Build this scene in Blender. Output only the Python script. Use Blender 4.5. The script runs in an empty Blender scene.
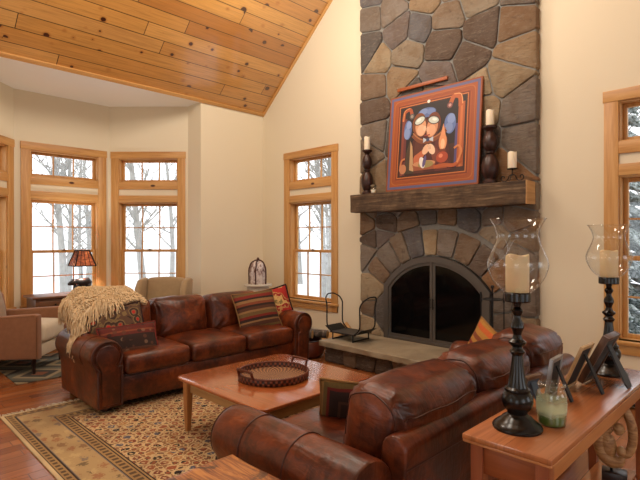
SKY, LAMP, EXPO = 4.2, 140, -0.8
import bpy, bmesh, math, random
from math import sin, cos, pi, sqrt, radians as R, atan2, exp
from mathutils import Vector as V, Matrix as Mx, noise as NZ

S = bpy.context.scene
COL = S.collection

# ------------------------------------------------------------------ geometry
class G:
    """Collects faces for ONE mesh object."""
    def __init__(s):
        s.v, s.f, s.m, s.c = [], [], [], []
        s.col = None
    def add(s, vs, fs, mi=0, T=None):
        b = len(s.v)
        if T is not None: vs = [T @ V(p) for p in vs]
        s.v += [tuple(p) for p in vs]
        s.f += [tuple(b + i for i in f) for f in fs]
        s.m += [mi] * len(fs)
        s.c += [s.col] * len(fs)
        return s
    def box(s, lo, hi, mi=0, T=None):
        x0, y0, z0 = lo; x1, y1, z1 = hi
        vs = [(x0,y0,z0),(x1,y0,z0),(x1,y1,z0),(x0,y1,z0),(x0,y0,z1),(x1,y0,z1),(x1,y1,z1),(x0,y1,z1)]
        return s.add(vs, [(0,3,2,1),(4,5,6,7),(0,1,5,4),(1,2,6,5),(2,3,7,6),(3,0,4,7)], mi, T)
    def bbox(s, lo, hi, b=.004, mi=0, T=None, seg=2):
        bm = bmesh.new()
        r = bmesh.ops.create_cube(bm, size=1)
        for v in bm.verts:
            v.co = V(((lo[i] + hi[i]) / 2 + v.co[i] * (hi[i] - lo[i]) for i in range(3)))
        bmesh.ops.bevel(bm, geom=bm.edges[:], offset=b, segments=seg, profile=.5, affect='EDGES')
        return s.bm(bm, mi, T)
    def bm(s, bm, mi=0, T=None):
        bm.verts.index_update()
        vs = [v.co.copy() for v in bm.verts]; fs = [[v.index for v in f.verts] for f in bm.faces]
        bm.free()
        return s.add(vs, fs, mi, T)
    def prism(s, poly, a, b, mi=0, T=None, axis='z', bev=0):
        """polygon (list of 2d points) swept from a to b along axis"""
        n = len(poly)
        def P(p, h):
            return {'z': (p[0], p[1], h), 'y': (p[0], h, p[1]), 'x': (h, p[0], p[1])}[axis]
        if bev:
            bm = bmesh.new()
            lo = [bm.verts.new(P(p, a)) for p in poly]; hi = [bm.verts.new(P(p, b)) for p in poly]
            f0 = bm.faces.new(lo); f1 = bm.faces.new(hi)
            for i in range(n): bm.faces.new((lo[i], lo[(i+1)%n], hi[(i+1)%n], hi[i]))
            bmesh.ops.recalc_face_normals(bm, faces=bm.faces[:])
            es = list(set(list(f0.edges) + list(f1.edges)))
            bmesh.ops.bevel(bm, geom=es, offset=bev, segments=3, profile=.5, affect='EDGES')
            return s.bm(bm, mi, T)
        vs = [P(p, a) for p in poly] + [P(p, b) for p in poly]
        area = sum(poly[i][0]*poly[(i+1)%n][1] - poly[(i+1)%n][0]*poly[i][1] for i in range(n))
        flip = (area < 0) != (axis == 'y') != (b < a)
        fs = [tuple(range(n))[::-1], tuple(range(n, 2*n))] + [(i, (i+1)%n, n+(i+1)%n, n+i) for i in range(n)]
        if flip: fs = [f[::-1] for f in fs]
        return s.add(vs, fs, mi, T)
    def lathe(s, prof, seg=32, mi=0, T=None, close=True, fn=None):
        vs, fs = [], []
        n = len(prof)
        for r, z in prof:
            for k in range(seg):
                a = 2*pi*k/seg
                p = (r*cos(a), r*sin(a), z)
                vs.append(fn(V(p)) if fn else p)
        for i in range(n-1):
            for k in range(seg):
                fs.append((i*seg+k, i*seg+(k+1)%seg, (i+1)*seg+(k+1)%seg, (i+1)*seg+k))
        if close:
            if prof[0][0] > 1e-5: fs.append(tuple(range(seg))[::-1])
            if prof[-1][0] > 1e-5: fs.append(tuple(range((n-1)*seg, n*seg)))
        return s.add(vs, fs, mi, T)
    def tube(s, pts, r, seg=8, mi=0, T=None, closed=False, cap=True):
        pts = [V(p) for p in pts]; n = len(pts)
        rs = r if isinstance(r, (list, tuple)) else [r]*n
        vs, fs = [], []
        nrm = None
        for i, p in enumerate(pts):
            if closed: t = pts[(i+1)%n] - pts[i-1]
            else: t = pts[min(i+1, n-1)] - pts[max(i-1, 0)]
            if t.length < 1e-9: t = V((0,0,1))
            t.normalize()
            if nrm is None:
                nrm = t.cross(V((0,0,1)))
                if nrm.length < .1: nrm = t.cross(V((1,0,0)))
            nrm = (nrm - t*nrm.dot(t)).normalized()
            bn = t.cross(nrm)
            for k in range(seg):
                a = 2*pi*k/seg
                vs.append(p + (nrm*cos(a) + bn*sin(a))*rs[i])
        for i in range(n if closed else n-1):
            j = (i+1) % n
            for k in range(seg):
                fs.append((i*seg+k, i*seg+(k+1)%seg, j*seg+(k+1)%seg, j*seg+k))
        if cap and not closed:
            fs.append(tuple(range(seg))[::-1]); fs.append(tuple(range((n-1)*seg, n*seg)))
        return s.add(vs, fs, mi, T)
    def ball(s, c, r, seg=12, mi=0, T=None):
        rx, ry, rz = (r, r, r) if not isinstance(r, (tuple, list)) else r
        h = seg//2
        vs = [(c[0], c[1], c[2]-rz)]; fs = []
        for i in range(1, h):
            a = -pi/2 + pi*i/h
            for k in range(seg):
                b = 2*pi*k/seg
                vs.append((c[0]+rx*cos(a)*cos(b), c[1]+ry*cos(a)*sin(b), c[2]+rz*sin(a)))
        vs.append((c[0], c[1], c[2]+rz))
        for k in range(seg):
            fs.append((0, 1+(k+1)%seg, 1+k))
            fs.append((len(vs)-1, 1+(h-2)*seg+k, 1+(h-2)*seg+(k+1)%seg))
        for i in range(h-2):
            for k in range(seg):
                fs.append((1+i*seg+k, 1+i*seg+(k+1)%seg, 1+(i+1)*seg+(k+1)%seg, 1+(i+1)*seg+k))
        return s.add(vs, fs, mi, T)
    def puff(s, h, r, m=(8,8,8), k=4, mi=0, T=None, fn=None):
        """rounded box of half size h, edge radius r, with a grid for shaping by fn"""
        axes = []
        for i in range(3):
            inn = h[i]-r
            lo = [-h[i] + r*(1-cos(pi/2*j/k)) if False else -h[i] + r*j/k for j in range(k)]
            mid = [-inn + 2*inn*j/m[i] for j in range(m[i]+1)]
            hi = [-x for x in lo[::-1]]
            axes.append(lo + mid + hi)
        idx, vs, fs = {}, [], []
        def vid(p):
            key = tuple(round(c, 5) for c in p)
            if key not in idx:
                q = V((max(-(h[i]-r), min(h[i]-r, p[i])) for i in range(3)))
                d = V(p) - q
                w = q + d.normalized()*r if d.length > 1e-9 else V(p)
                if fn: w = fn(w)
                idx[key] = len(vs); vs.append(w)
            return idx[key]
        for ax in range(3):
            u, w = (ax+1) % 3, (ax+2) % 3
            for sg in (-1, 1):
                A, B = axes[u], axes[w]
                for i in range(len(A)-1):
                    for j in range(len(B)-1):
                        q = []
                        for a, b in ((A[i],B[j]),(A[i+1],B[j]),(A[i+1],B[j+1]),(A[i],B[j+1])):
                            p = [0,0,0]; p[ax] = sg*h[ax]; p[u] = a; p[w] = b
                            q.append(vid(p))
                        fs.append(tuple(q) if sg > 0 else tuple(q[::-1]))
        return s.add(vs, fs, mi, T)
    def obj(s, name, mats, parent=None, smooth=35, loc=None, rot=None):
        me = bpy.data.meshes.new(name)
        me.from_pydata(s.v, [], s.f)
        if not isinstance(mats, (list, tuple)): mats = [mats]
        for m in mats: me.materials.append(m)
        if len(mats) > 1: me.polygons.foreach_set('material_index', s.m)
        if any(c is not None for c in s.c):
            ca = me.color_attributes.new('tint', 'FLOAT_COLOR', 'CORNER')
            for p in me.polygons:
                c = s.c[p.index] or (.5,.5,.5)
                for li in p.loop_indices: ca.data[li].color = (*c, 1)
        if smooth:
            me.polygons.foreach_set('use_smooth', [True]*len(me.polygons))
            if smooth < 180: me.set_sharp_from_angle(angle=R(smooth))
        me.update()
        o = bpy.data.objects.new(name, me); COL.objects.link(o)
        if parent: o.parent = parent
        if loc: o.location = loc
        if rot: o.rotation_euler = rot
        return o

def tag(o, label=None, cat=None, group=None, kind=None):
    if label: o['label'] = label
    if cat: o['category'] = cat
    if group: o['group'] = group
    if kind: o['kind'] = kind
    return o
def thing(name, label, cat, loc=(0,0,0), rz=0, group=None):
    o = bpy.data.objects.new(name, None); COL.objects.link(o)
    o.empty_display_size = .1
    o.location = loc; o.rotation_euler = (0,0,rz)
    return tag(o, label, cat, group)
def struct(o): o['kind'] = 'structure'; return o
def kids(o): return [c for c in bpy.data.objects if c.parent == o]
def dup(o, parent=None, loc=None, rz=None, label=None):
    c = o.copy(); COL.objects.link(c)
    if parent: c.parent = parent
    if loc: c.location = loc
    if rz is not None: c.rotation_euler = (0,0,rz)
    if label: c['label'] = label
    for k in kids(o):
        if k != c: dup(k, c)
    return c
def TR(loc=(0,0,0), rx=0, ry=0, rz=0):
    return Mx.Translation(loc) @ Mx.Rotation(rz,4,'Z') @ Mx.Rotation(ry,4,'Y') @ Mx.Rotation(rx,4,'X')
def smooth_path(pts, n=6, closed=False):
    P = [V(p) for p in pts]; out = []; N = len(P)
    for i in range(N if closed else N-1):
        g = (lambda j: P[j % N]) if closed else (lambda j: P[max(0, min(N-1, j))])
        a, b, c, d = g(i-1), g(i), g(i+1), g(i+2)
        for k in range(n):
            t = k/n
            out.append(.5*((2*b) + (c-a)*t + (2*a-5*b+4*c-d)*t*t + (3*b-a-3*c+d)*t**3))
    if not closed: out.append(P[-1])
    return out
def arc(cx, cz, r, a0, a1, n):
    return [(cx + r*cos(R(a0+(a1-a0)*i/n)), cz + r*sin(R(a0+(a1-a0)*i/n))) for i in range(n+1)]
def rrect(x0, y0, x1, y1, r, n=6):
    return arc(x1-r,y1-r,r,0,90,n)+arc(x0+r,y1-r,r,90,180,n)+arc(x0+r,y0+r,r,180,270,n)+arc(x1-r,y0+r,r,270,360,n)
def sm(a, b, x):
    t = max(0, min(1, (x-a)/(b-a))); return t*t*(3-2*t)

# ------------------------------------------------------------------ materials
def hx(r, g, b):
    """sRGB 0-255 -> linear"""
    f = lambda c: (c/255/12.92 if c/255 <= .04045 else ((c/255+.055)/1.055)**2.4)
    return (f(r), f(g), f(b), 1)
class MT:
    def __init__(s, name, rough=.6, base=None, **kw):
        s.mat = bpy.data.materials.new(name); s.mat.use_nodes = True
        s.nt = s.mat.node_tree; s.b = s.nt.nodes['Principled BSDF']; s.out = s.nt.nodes['Material Output']
        s.set('Roughness', rough)
        if base is not None: s.set('Base Color', base)
        for k, v in kw.items(): s.set(k, v)
        s._c = {}
    def set(s, k, v):
        k = k.replace('_', ' ')
        s.put(s.b.inputs[k], v)
    def put(s, inp, v):
        if isinstance(v, bpy.types.NodeSocket): s.nt.links.new(v, inp)
        else: inp.default_value = v
    def n(s, t, **p):
        nd = s.nt.nodes.new('ShaderNode'+t)
        for k, v in p.items(): setattr(nd, k, v)
        return nd
    def m(s, op, a, b=0.0, c=0.0):
        nd = s.n('Math', operation=op)
        for i, v in enumerate((a, b, c)): s.put(nd.inputs[i], v)
        return nd.outputs[0]
    def co(s, kind='Object'):
        if kind not in s._c: s._c[kind] = s.n('TexCoord').outputs[kind]
        return s._c[kind]
    def xyz(s, v=None):
        nd = s.n('SeparateXYZ'); s.put(nd.inputs[0], v if v is not None else s.co()); return nd.outputs[0], nd.outputs[1], nd.outputs[2]
    def vec(s, x, y, z=0.0):
        nd = s.n('CombineXYZ')
        for i, v in enumerate((x, y, z)): s.put(nd.inputs[i], v)
        return nd.outputs[0]
    def map(s, sc, v=None, rot=(0,0,0), loc=(0,0,0)):
        nd = s.n('Mapping'); s.put(nd.inputs[0], v if v is not None else s.co())
        nd.inputs['Scale'].default_value = sc; nd.inputs['Rotation'].default_value = rot; nd.inputs['Location'].default_value = loc
        return nd.outputs[0]
    def noise(s, v, scale=5, det=3, rough=.5, dist=0):
        nd = s.n('TexNoise'); s.put(nd.inputs['Vector'], v); nd.inputs['Scale'].default_value = scale
        nd.inputs['Detail'].default_value = det; nd.inputs['Roughness'].default_value = rough; nd.inputs['Distortion'].default_value = dist
        return nd.outputs[0]
    def vor(s, v, scale=5, feature='F1', rand=1):
        nd = s.n('TexVoronoi', feature=feature); s.put(nd.inputs['Vector'], v); nd.inputs['Scale'].default_value = scale
        nd.inputs['Randomness'].default_value = rand
        return nd
    def white(s, v):
        nd = s.n('TexWhiteNoise', noise_dimensions='3D'); s.put(nd.inputs['Vector'], v); return nd.outputs[0]
    def ramp(s, f, stops, interp='LINEAR'):
        nd = s.n('ValToRGB'); s.put(nd.inputs[0], f); cr = nd.color_ramp; cr.interpolation = interp
        while len(cr.elements) < len(stops): cr.elements.new(.5)
        for e, (p, c) in zip(cr.elements, stops):
            e.position = p; e.color = c if len(c) == 4 else (*c, 1)
        return nd.outputs[0]
    def mix(s, f, a, b, mode='MIX'):
        nd = s.n('Mix', data_type='RGBA', blend_type=mode)
        s.put(nd.inputs[0], f); s.put(nd.inputs[6], a); s.put(nd.inputs[7], b)
        return nd.outputs[2]
    def step(s, x, lo, hi):
        nd = s.n('MapRange', interpolation_type='SMOOTHSTEP'); s.put(nd.inputs[0], x)
        nd.inputs[1].default_value = lo; nd.inputs[2].default_value = hi
        return nd.outputs[0]
    def bump(s, h, st=.3, d=.01):
        nd = s.n('Bump'); s.put(nd.inputs['Height'], h); nd.inputs['Strength'].default_value = st; nd.inputs['Distance'].default_value = d
        old = s.b.inputs['Normal']
        if old.is_linked: s.put(nd.inputs['Normal'], old.links[0].from_socket)
        s.put(s.b.inputs['Normal'], nd.outputs[0])

def flat(name, c, rough=.6, **kw):
    return MT(name, rough, hx(*c), **kw).mat

def wood(name, dark, mid, light, axis=2, rough=.4, scale=1, knots=0, coat=0, spots=None):
    t = MT(name, rough)
    sc = [30*scale]*3; sc[axis] = 1.8*scale
    g = t.noise(t.map(tuple(sc)), 1, 4, .6, .6)
    sc2 = [4*scale]*3; sc2[axis] = .5*scale
    g2 = t.noise(t.map(tuple(sc2)), 1, 2, .5)
    f = t.m('ADD', t.m('MULTIPLY', g, .6), t.m('MULTIPLY', g2, .4))
    c = t.ramp(f, [(.3, hx(*dark)), (.5, hx(*mid)), (.7, hx(*light))])
    if knots:
        sc3 = [knots*1.0]*3; sc3[axis] = knots*.45
        v = t.vor(t.map(tuple(sc3)), 1)
        r = t.m('MULTIPLY', t.m('SUBTRACT', t.white(v.outputs['Position']), .35), .17)
        k = t.step(t.m('SUBTRACT', v.outputs['Distance'], r), .05, .0)
        c = t.mix(k, c, hx(70, 32, 14))
    t.set('Base Color', c)
    t.bump(g, .08, .002)
    if coat: t.set('Coat Weight', coat); t.set('Coat Roughness', .12)
    return t.mat

def planks(name, across, along, w, L, cols, rough, knots=False, gap=.02, coat=0, bumpy=.25):
    t = MT(name, rough)
    X = t.xyz()
    a, l = X[across], X[along]
    av = t.m('DIVIDE', a, w); row = t.m('FLOOR', av)
    off = t.m('MULTIPLY', t.white(t.vec(row, 3.3, 1.7)), 1.0)
    lv = t.m('ADD', t.m('DIVIDE', l, L), off); cell = t.m('FLOOR', lv)
    rnd = t.white(t.vec(row, cell, .5))
    fr = t.m('FRACT', av); ed = t.m('MINIMUM', fr, t.m('SUBTRACT', 1.0, fr))
    fl = t.m('FRACT', lv); el = t.m('MULTIPLY', t.m('MINIMUM', fl, t.m('SUBTRACT', 1.0, fl)), L/w)
    e = t.m('MINIMUM', ed, el)
    g = t.noise(t.vec(t.m('MULTIPLY', a, 60), t.m('MULTIPLY', l, 2.2), t.m('MULTIPLY', rnd, 40)), 1, 4, .6, .8)
    base = t.ramp(rnd, [(i/(len(cols)-1), hx(*c)) for i, c in enumerate(cols)])
    c = t.mix(t.m('MULTIPLY', t.step(g, .35, .75), .42), base, hx(*[int(k*.62) for k in cols[0]]))
    if knots:
        v = t.vor(t.vec(t.m('ADD', t.m('MULTIPLY', a, 6.2), t.m('MULTIPLY', rnd, 7.0)), t.m('MULTIPLY', l, 5.4), t.m('MULTIPLY', row, 9.0)), 1)
        h = t.white(v.outputs['Position'])
        r = t.m('MULTIPLY', t.m('SUBTRACT', h, .28), .32)
        nz = t.m('MULTIPLY', t.m('SUBTRACT', t.noise(t.co(), 40, 2), .5), .05)
        q = t.m('ADD', t.m('SUBTRACT', v.outputs['Distance'], r), nz)
        c = t.mix(t.m('MULTIPLY', t.step(q, .16, .0), .55), c, hx(150, 86, 36))
        c = t.mix(t.step(q, .03, .0), c, hx(62, 26, 14))
    c = t.mix(t.step(e, gap, gap*.35), c, hx(*[int(k*.3) for k in cols[0]]))
    t.set('Base Color', c)
    t.bump(t.step(e, 0, gap*1.6), bumpy, .006)
    t.bump(g, .05, .002)
    if coat: t.set('Coat Weight', coat); t.set('Coat Roughness', .14)
    return t.mat

def thin_glass(name, tint=(1,1,1,1), k=1.0):
    t = MT(name)
    tr = t.n('BsdfTransparent'); tr.inputs[0].default_value = tint
    gl = t.n('BsdfGlossy'); gl.inputs['Roughness'].default_value = .02
    lw = t.n('LayerWeight'); lw.inputs[0].default_value = .5
    f = t.m('ADD', .07, t.m('MULTIPLY', t.m('POWER', lw.outputs['Facing'], 3.2), .8))
    mx = t.n('MixShader'); t.put(mx.inputs[0], t.m('MULTIPLY', f, k)); t.put(mx.inputs[1], tr.outputs[0]); t.put(mx.inputs[2], gl.outputs[0])
    t.put(t.out.inputs[0], mx.outputs[0])
    return t.mat

def leather(name):
    t = MT(name, .36)
    n1 = t.noise(t.co(), 3.2, 4, .6, .4)
    n2 = t.noise(t.co(), 14, 5, .65, 1.0)
    f = t.m('ADD', t.m('MULTIPLY', n1, .62), t.m('MULTIPLY', n2, .38))
    c = t.ramp(f, [(.3, hx(36, 14, 6)), (.45, hx(72, 30, 13)), (.58, hx(116, 53, 22)), (.76, hx(172, 94, 44))])
    t.set('Base Color', c)
    t.set('Roughness', t.m('ADD', .22, t.m('MULTIPLY', n2, .22)))
    t.set('Specular IOR Level', .5)
    v = t.vor(t.co(), 220, 'DISTANCE_TO_EDGE').outputs['Distance']
    t.bump(v, .05, .002)
    w = t.noise(t.map((9, 9, 26)), 1, 3, .5, 1.4)
    t.bump(w, .2, .012)
    w3 = t.noise(t.map((34, 6, 6)), 1, 3, .55, 1.0)
    t.bump(w3, .28, .008)
    return t.mat

def fabric(name, c1, c2, scale=300, rough=.9, st=.2):
    t = MT(name, rough)
    n = t.noise(t.co(), 18, 4)
    t.set('Base Color', t.mix(n, hx(*c1), hx(*c2)))
    t.bump(t.noise(t.co(), scale, 2), st, .003)
    t.set('Sheen Weight', .15)
    return t.mat

def stripes(name, axis, stops, period, wob=.02, rough=.9, motif=None):
    t = MT(name, rough)
    X = t.xyz()
    w = t.noise(t.map((3, 3, 3)), 2, 2)
    z = t.m('ADD', X[axis], t.m('MULTIPLY', t.m('SUBTRACT', w, .5), wob))
    fr = t.m('FRACT', t.m('ADD', t.m('DIVIDE', z, period), .5))
    c = t.ramp(fr, [(p, hx(*q)) for p, q in stops], 'CONSTANT')
    n = t.noise(t.co(), 60, 3)
    c = t.mix(t.m('MULTIPLY', n, .35), c, hx(40, 22, 14))
    if motif:
        v = t.vor(t.map(motif[0]), 1, rand=.5)
        k = t.step(v.outputs['Distance'], .36, .28)
        c = t.mix(t.m('MULTIPLY', k, .8), c, t.ramp(t.white(v.outputs['Position']), [(0, hx(*motif[1])), (.4, hx(*motif[2])), (.7, hx(*motif[3]))], 'CONSTANT'))
    t.set('Base Color', c)
    t.bump(t.noise(t.map((200, 200, 200)), 1, 2), .3, .003)
    return t.mat
# ------------------------------------------------------------------ shared materials
rnd = random.Random(7)
def paint(name, c):
    t = MT(name, .75, hx(*c)); t.bump(t.noise(t.co(), 260, 2), .06, .001); return t.mat
m_wall = paint('cream_paint', (228, 217, 191))
m_white = paint('white_ceiling_paint', (242, 240, 234))
PINE = [(190,132,66),(208,154,82),(172,112,54),(218,168,98),(196,138,70)]
m_pine = planks('pine_planks', 0, 1, .185, 3.4, PINE, .30, knots=True, gap=.035, coat=1.0)
m_trim = [wood('pine_trim_grain_%s' % 'xyz'[i], (172,118,62), (200,150,88), (214,170,110), i, .42, 1, knots=5.5) for i in range(3)]
m_pine.node_tree.nodes['Principled BSDF'].inputs['Coat IOR'].default_value = 1.85
m_floor = planks('cherry_floor', 0, 1, .11, 1.3, [(150,88,50),(170,106,62),(136,76,42),(186,124,76),(158,94,54),(166,98,54)], .24, gap=.02, coat=.3, bumpy=.12)
m_black = flat('black_iron', (24,22,22), .45, Metallic=.4)
m_glass = thin_glass('window_glass', k=.6)
m_snow = MT('snow', .8, (.8,.82,.86,1)); m_snow.bump(m_snow.noise(m_snow.co(), 3, 4), .4, .1); m_snow = m_snow.mat

# ------------------------------------------------------------------ the setting
YW, XL, EAVE = 5.05, -6.4, 3.58
SL = math.atan(.876)
struct(G().box((-8.0,-3,-.12),(2.6,YW+.15,0)).obj('floor', m_floor, smooth=0))
def wall(name, p0, p1, z0, z1, th, holes, mat, extra=None):
    p0, p1 = V((*p0,0)), V((*p1,0)); d = p1-p0; L = d.length
    T = Mx.Translation(p0) @ Mx.Rotation(atan2(d.y, d.x), 4, 'Z')
    xs = sorted({0, L, *[h[0] for h in holes], *[h[1] for h in holes]})
    zs = sorted({z0, z1, *[h[2] for h in holes], *[h[3] for h in holes]})
    g = G()
    for i in range(len(xs)-1):
        for j in range(len(zs)-1):
            cx, cz = (xs[i]+xs[i+1])/2, (zs[j]+zs[j+1])/2
            if any(h[0] < cx < h[1] and h[2] < cz < h[3] for h in holes): continue
            g.box((xs[i],0,zs[j]),(xs[i+1],th,zs[j+1]))
    if extra: extra(g)
    o = g.obj(name, mat, smooth=0); o.matrix_world = T
    return struct(o), T, L

OW = .93                       # opening width
TZ, DZ = (2.39, 2.77), (.585, 2.09)
def holes(c): return [(c-OW/2, c+OW/2, *TZ), (c-OW/2, c+OW/2, *DZ)]
HX0, HX1 = -3.77, -2.37        # firebox hole
wF0 = -6.77
cA, cB = -5.262, -.735         # centres of the windows left and right of the chimney
wall_front, TF, LF = wall('wall_front', (wF0,YW), (.3,YW), 0, EAVE, .16,
    holes(cA-wF0) + [(HX0-wF0, HX1-wF0, .2, 1.32)] + holes(cB-wF0), m_wall,
    lambda g: g.prism([(.37,EAVE),(.37+6.7,EAVE),(.37+3.33,EAVE+2.92)], 0, .16, axis='y'))
struct(G().box((-6.77,3.87,0),(XL,YW,EAVE)).box((-6.77,-2.6,0),(XL,.86,EAVE)).obj('wall_left', m_wall, smooth=0))
BAY = [(-6.77,.86),(-7.65,1.72),(-7.65,3.01),(-6.77,3.87)]
bays = []
for i, (nm, cc) in enumerate((('wall_bay_left', .625), ('wall_bay_centre', .66), ('wall_bay_right', .612))):
    p0, p1 = BAY[i], BAY[i+1]
    bays.append((wall(nm, p0, p1, 0, EAVE, .16, holes(cc), m_wall)[1], cc))
struct(G().prism([(-6.4,.70),(-6.77,.70),(-7.8,1.62),(-7.8,3.1),(-6.77,4.03),(-6.4,4.03)], EAVE-.005, EAVE+.1).obj('ceiling_bay', m_white, smooth=0))
W = 3.33/cos(SL)
o = struct(G().box((0,-2.6,0),(W,YW+.05,.1)).obj('ceiling', m_pine, smooth=0)); o.location = (XL,0,EAVE); o.rotation_euler = (0,-SL,0)
o = struct(G().box((-W-.1,-2.6,0),(0,YW+.05,.1)).obj('ceiling_right_slope', m_pine, smooth=0)); o.location = (XL+6.66,0,EAVE); o.rotation_euler = (0,SL,0)
struct(G().box((.25,-3,EAVE),(2.7,YW+.05,EAVE+.1)).obj('ceiling_flat', m_white, smooth=0))  # unseen, added to keep sky light from coming in overhead
wall('wall_right', (2.6,YW), (2.6,-3), 0, EAVE, .14, [(.8,2.4,.8,2.4),(3.8,5.4,.8,2.4)], m_wall)  # unseen, added to hold back daylight, openings sized for the light they admit
wall('wall_back', (2.6,-2.9), (-6.77,-2.9), 0, EAVE, .14, [(.8,2.4,.05,2.3),(4.8,6.2,.6,2.4)], m_wall, lambda g: g.prism([(2.33,EAVE),(9.03,EAVE),(5.68,EAVE+2.92)], 0, .14, axis='y'))  # unseen, added behind the camera so less daylight reaches the room
wall('wall_front_right', (.3,YW), (2.6,YW), 0, EAVE, .16, [], m_wall)
# pine moulding where the planks meet the walls
struct(G().box((0,-2.6,-.028),(.05,YW-.002,-.001)).obj('trim_1', m_trim[1], smooth=0)).location = (XL,0,EAVE)
bpy.data.objects['trim_1'].rotation_euler = (0,-SL,0)
struct(G().box((0,YW-.022,-.035),(W,YW-.001,-.001)).obj('trim_2', m_trim[0], smooth=0)).location = (XL,0,EAVE)
bpy.data.objects['trim_2'].rotation_euler = (0,-SL,0)
# baseboards
struct(G().bbox((XL,3.87,0),(XL+.016,YW,.13),.004).obj('baseboard_left', m_trim[1]))
struct(G().bbox((XL+.016,YW-.016,0),(-4.22,YW,.13),.004).obj('baseboard_front', m_trim[0]))
struct(G().bbox((-1.86,YW-.016,0),(.3,YW,.13),.004).obj('baseboard_front_right', m_trim[0]))
for k, (T, cc) in enumerate(bays):
    L = (V((*BAY[k],0))-V((*BAY[k+1],0))).length
    o = struct(G().bbox((.012,-.016,0),(L-.012,0,.13),.004).obj('baseboard_'+('bay_left','bay_centre','bay_right')[k], m_trim[0])); o.matrix_world = T

def window(k, T, cx):
    w = bpy.data.objects.new('window_%d' % k, None); COL.objects.link(w); struct(w)
    w.matrix_world = T @ Mx.Translation((cx,0,0))
    CW, h = .112, OW/2
    H, Z = m_trim[0], m_trim[2]
    g = G()
    for s in (-1,1):
        x0, x1 = sorted((s*(h-.006), s*(h+CW)))
        g.bbox((x0,-.022,.47),(x1,0,TZ[1]+.01),.003)
    g.obj('side_casing', Z, w)
    g = G().bbox((-h-CW-.008,-.027,TZ[1]-.004),(h+CW+.008,0,TZ[1]+.1),.003)
    g.bbox((-h+.006,-.02,TZ[0]-.105),(h-.006,0,TZ[0]+.004),.003).bbox((-h+.006,-.02,DZ[1]-.004),(h-.006,0,DZ[1]+.1),.003)
    g.obj('casing', H, w)
    # liners of both openings
    g = G()
    for z0, z1 in (TZ, DZ):
        g.box((-h,0,z0),(-h+.018,.16,z1)).box((h-.018,0,z0),(h,.16,z1))
    g.obj('jamb', Z, w, smooth=0)
    g = G()
    for z0, z1 in (TZ, DZ):
        g.box((-h+.018,0,z1-.018),(h-.018,.16,z1)).box((-h+.018,0,z0),(h-.018,.16,z0+.018))
    g.obj('jamb_head', H, w, smooth=0)
    def sash(name, z0, z1, y, st, rows):
        a = h-.018
        g = G()
        g.bbox((-a,y,z0),(-a+st,y+.035,z1),.003).bbox((a-st,y,z0),(a,y+.035,z1),.003)
        g.bbox((-a+st,y+.001,z0),(a-st,y+.034,z0+st),.003).bbox((-a+st,y+.001,z1-st),(a-st,y+.034,z1),.003)
        iw = 2*(a-st)
        for c in (1,2):
            x = -a+st+iw*c/3; g.box((x-.008,y+.006,z0+st),(x+.008,y+.03,z1-st))
        for r in range(1, rows):
            z = z0+st+(z1-z0-2*st)*r/rows; g.box((-a+st,y+.007,z-.008),(a-st,y+.029,z+.008))
        o = g.obj(name, Z, w)
        G().box((-a+st-.004,y+.016,z0+st-.004),(a-st+.004,y+.02,z1-st+.004)).obj('glass', m_glass, o, smooth=0)
        return o
    sash('transom_sash', TZ[0]+.018, TZ[1]-.018, .085, .036, 1)
    zm = 1.335
    sash('upper_sash', zm-.02, DZ[1]-.018, .105, .04, 2)
    s = sash('lower_sash', DZ[0]+.018, zm+.02, .068, .042, 2)
    G().bbox((-.035,.05,zm+.006),(.035,.07,zm+.024),.006).ball((0,.056,zm+.026),.011,8).obj('sash_lock', flat('dull_brass_%d' % k, (150,120,80), .35, Metallic=.9), s)
    G().bbox((-h-CW-.015,-.05,DZ[0]-.03),(h+CW+.015,.0,DZ[0]+.004),.005).box((-h+.001,0,DZ[0]-.002),(h-.001,.07,DZ[0]+.02)).obj('window_sill', H, w)
    G().bbox((-h-CW,-.02,DZ[0]-.12),(h+CW,0,DZ[0]-.03),.003).obj('apron', H, w)
    return w
for k, (T, cc) in enumerate(bays): window(k+1, T, cc)
window(4, TF, cA-wF0); window(5, TF, cB-wF0)

# baseboard heaters under the windows of the chimney wall
m_heater = flat('heater_enamel', (176,168,154), .4)
def heater(x0, x1, label):
    t = thing('baseboard_heater', label, 'heater', ((x0+x1)/2, YW-.05, 0), 0, 'baseboard heaters')
    h = (x1-x0)/2
    G().prism([(-.045,.03),(.03,.03),(.03,.2),(-.02,.2),(-.045,.165)], -h, h, axis='x').obj('cover', m_heater, t, smooth=0)
    G().box((-h+.02,-.0475,.035),(h-.02,-.0452,.06)).box((-h+.02,-.044,.172),(h-.02,-.03,.19)).obj('vent', m_black, t, smooth=0)
    for s in (-1,1): G().box((s*(h-.04)-.02,-.04,0),(s*(h-.04)+.02,.02,.03)).obj('foot', m_heater, t, smooth=0)
heater(-5.95, -4.75, 'long beige baseboard heater under the window left of the stone chimney')
heater(-1.6, .1, 'long beige baseboard heater under the window right of the stone chimney')

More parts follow.
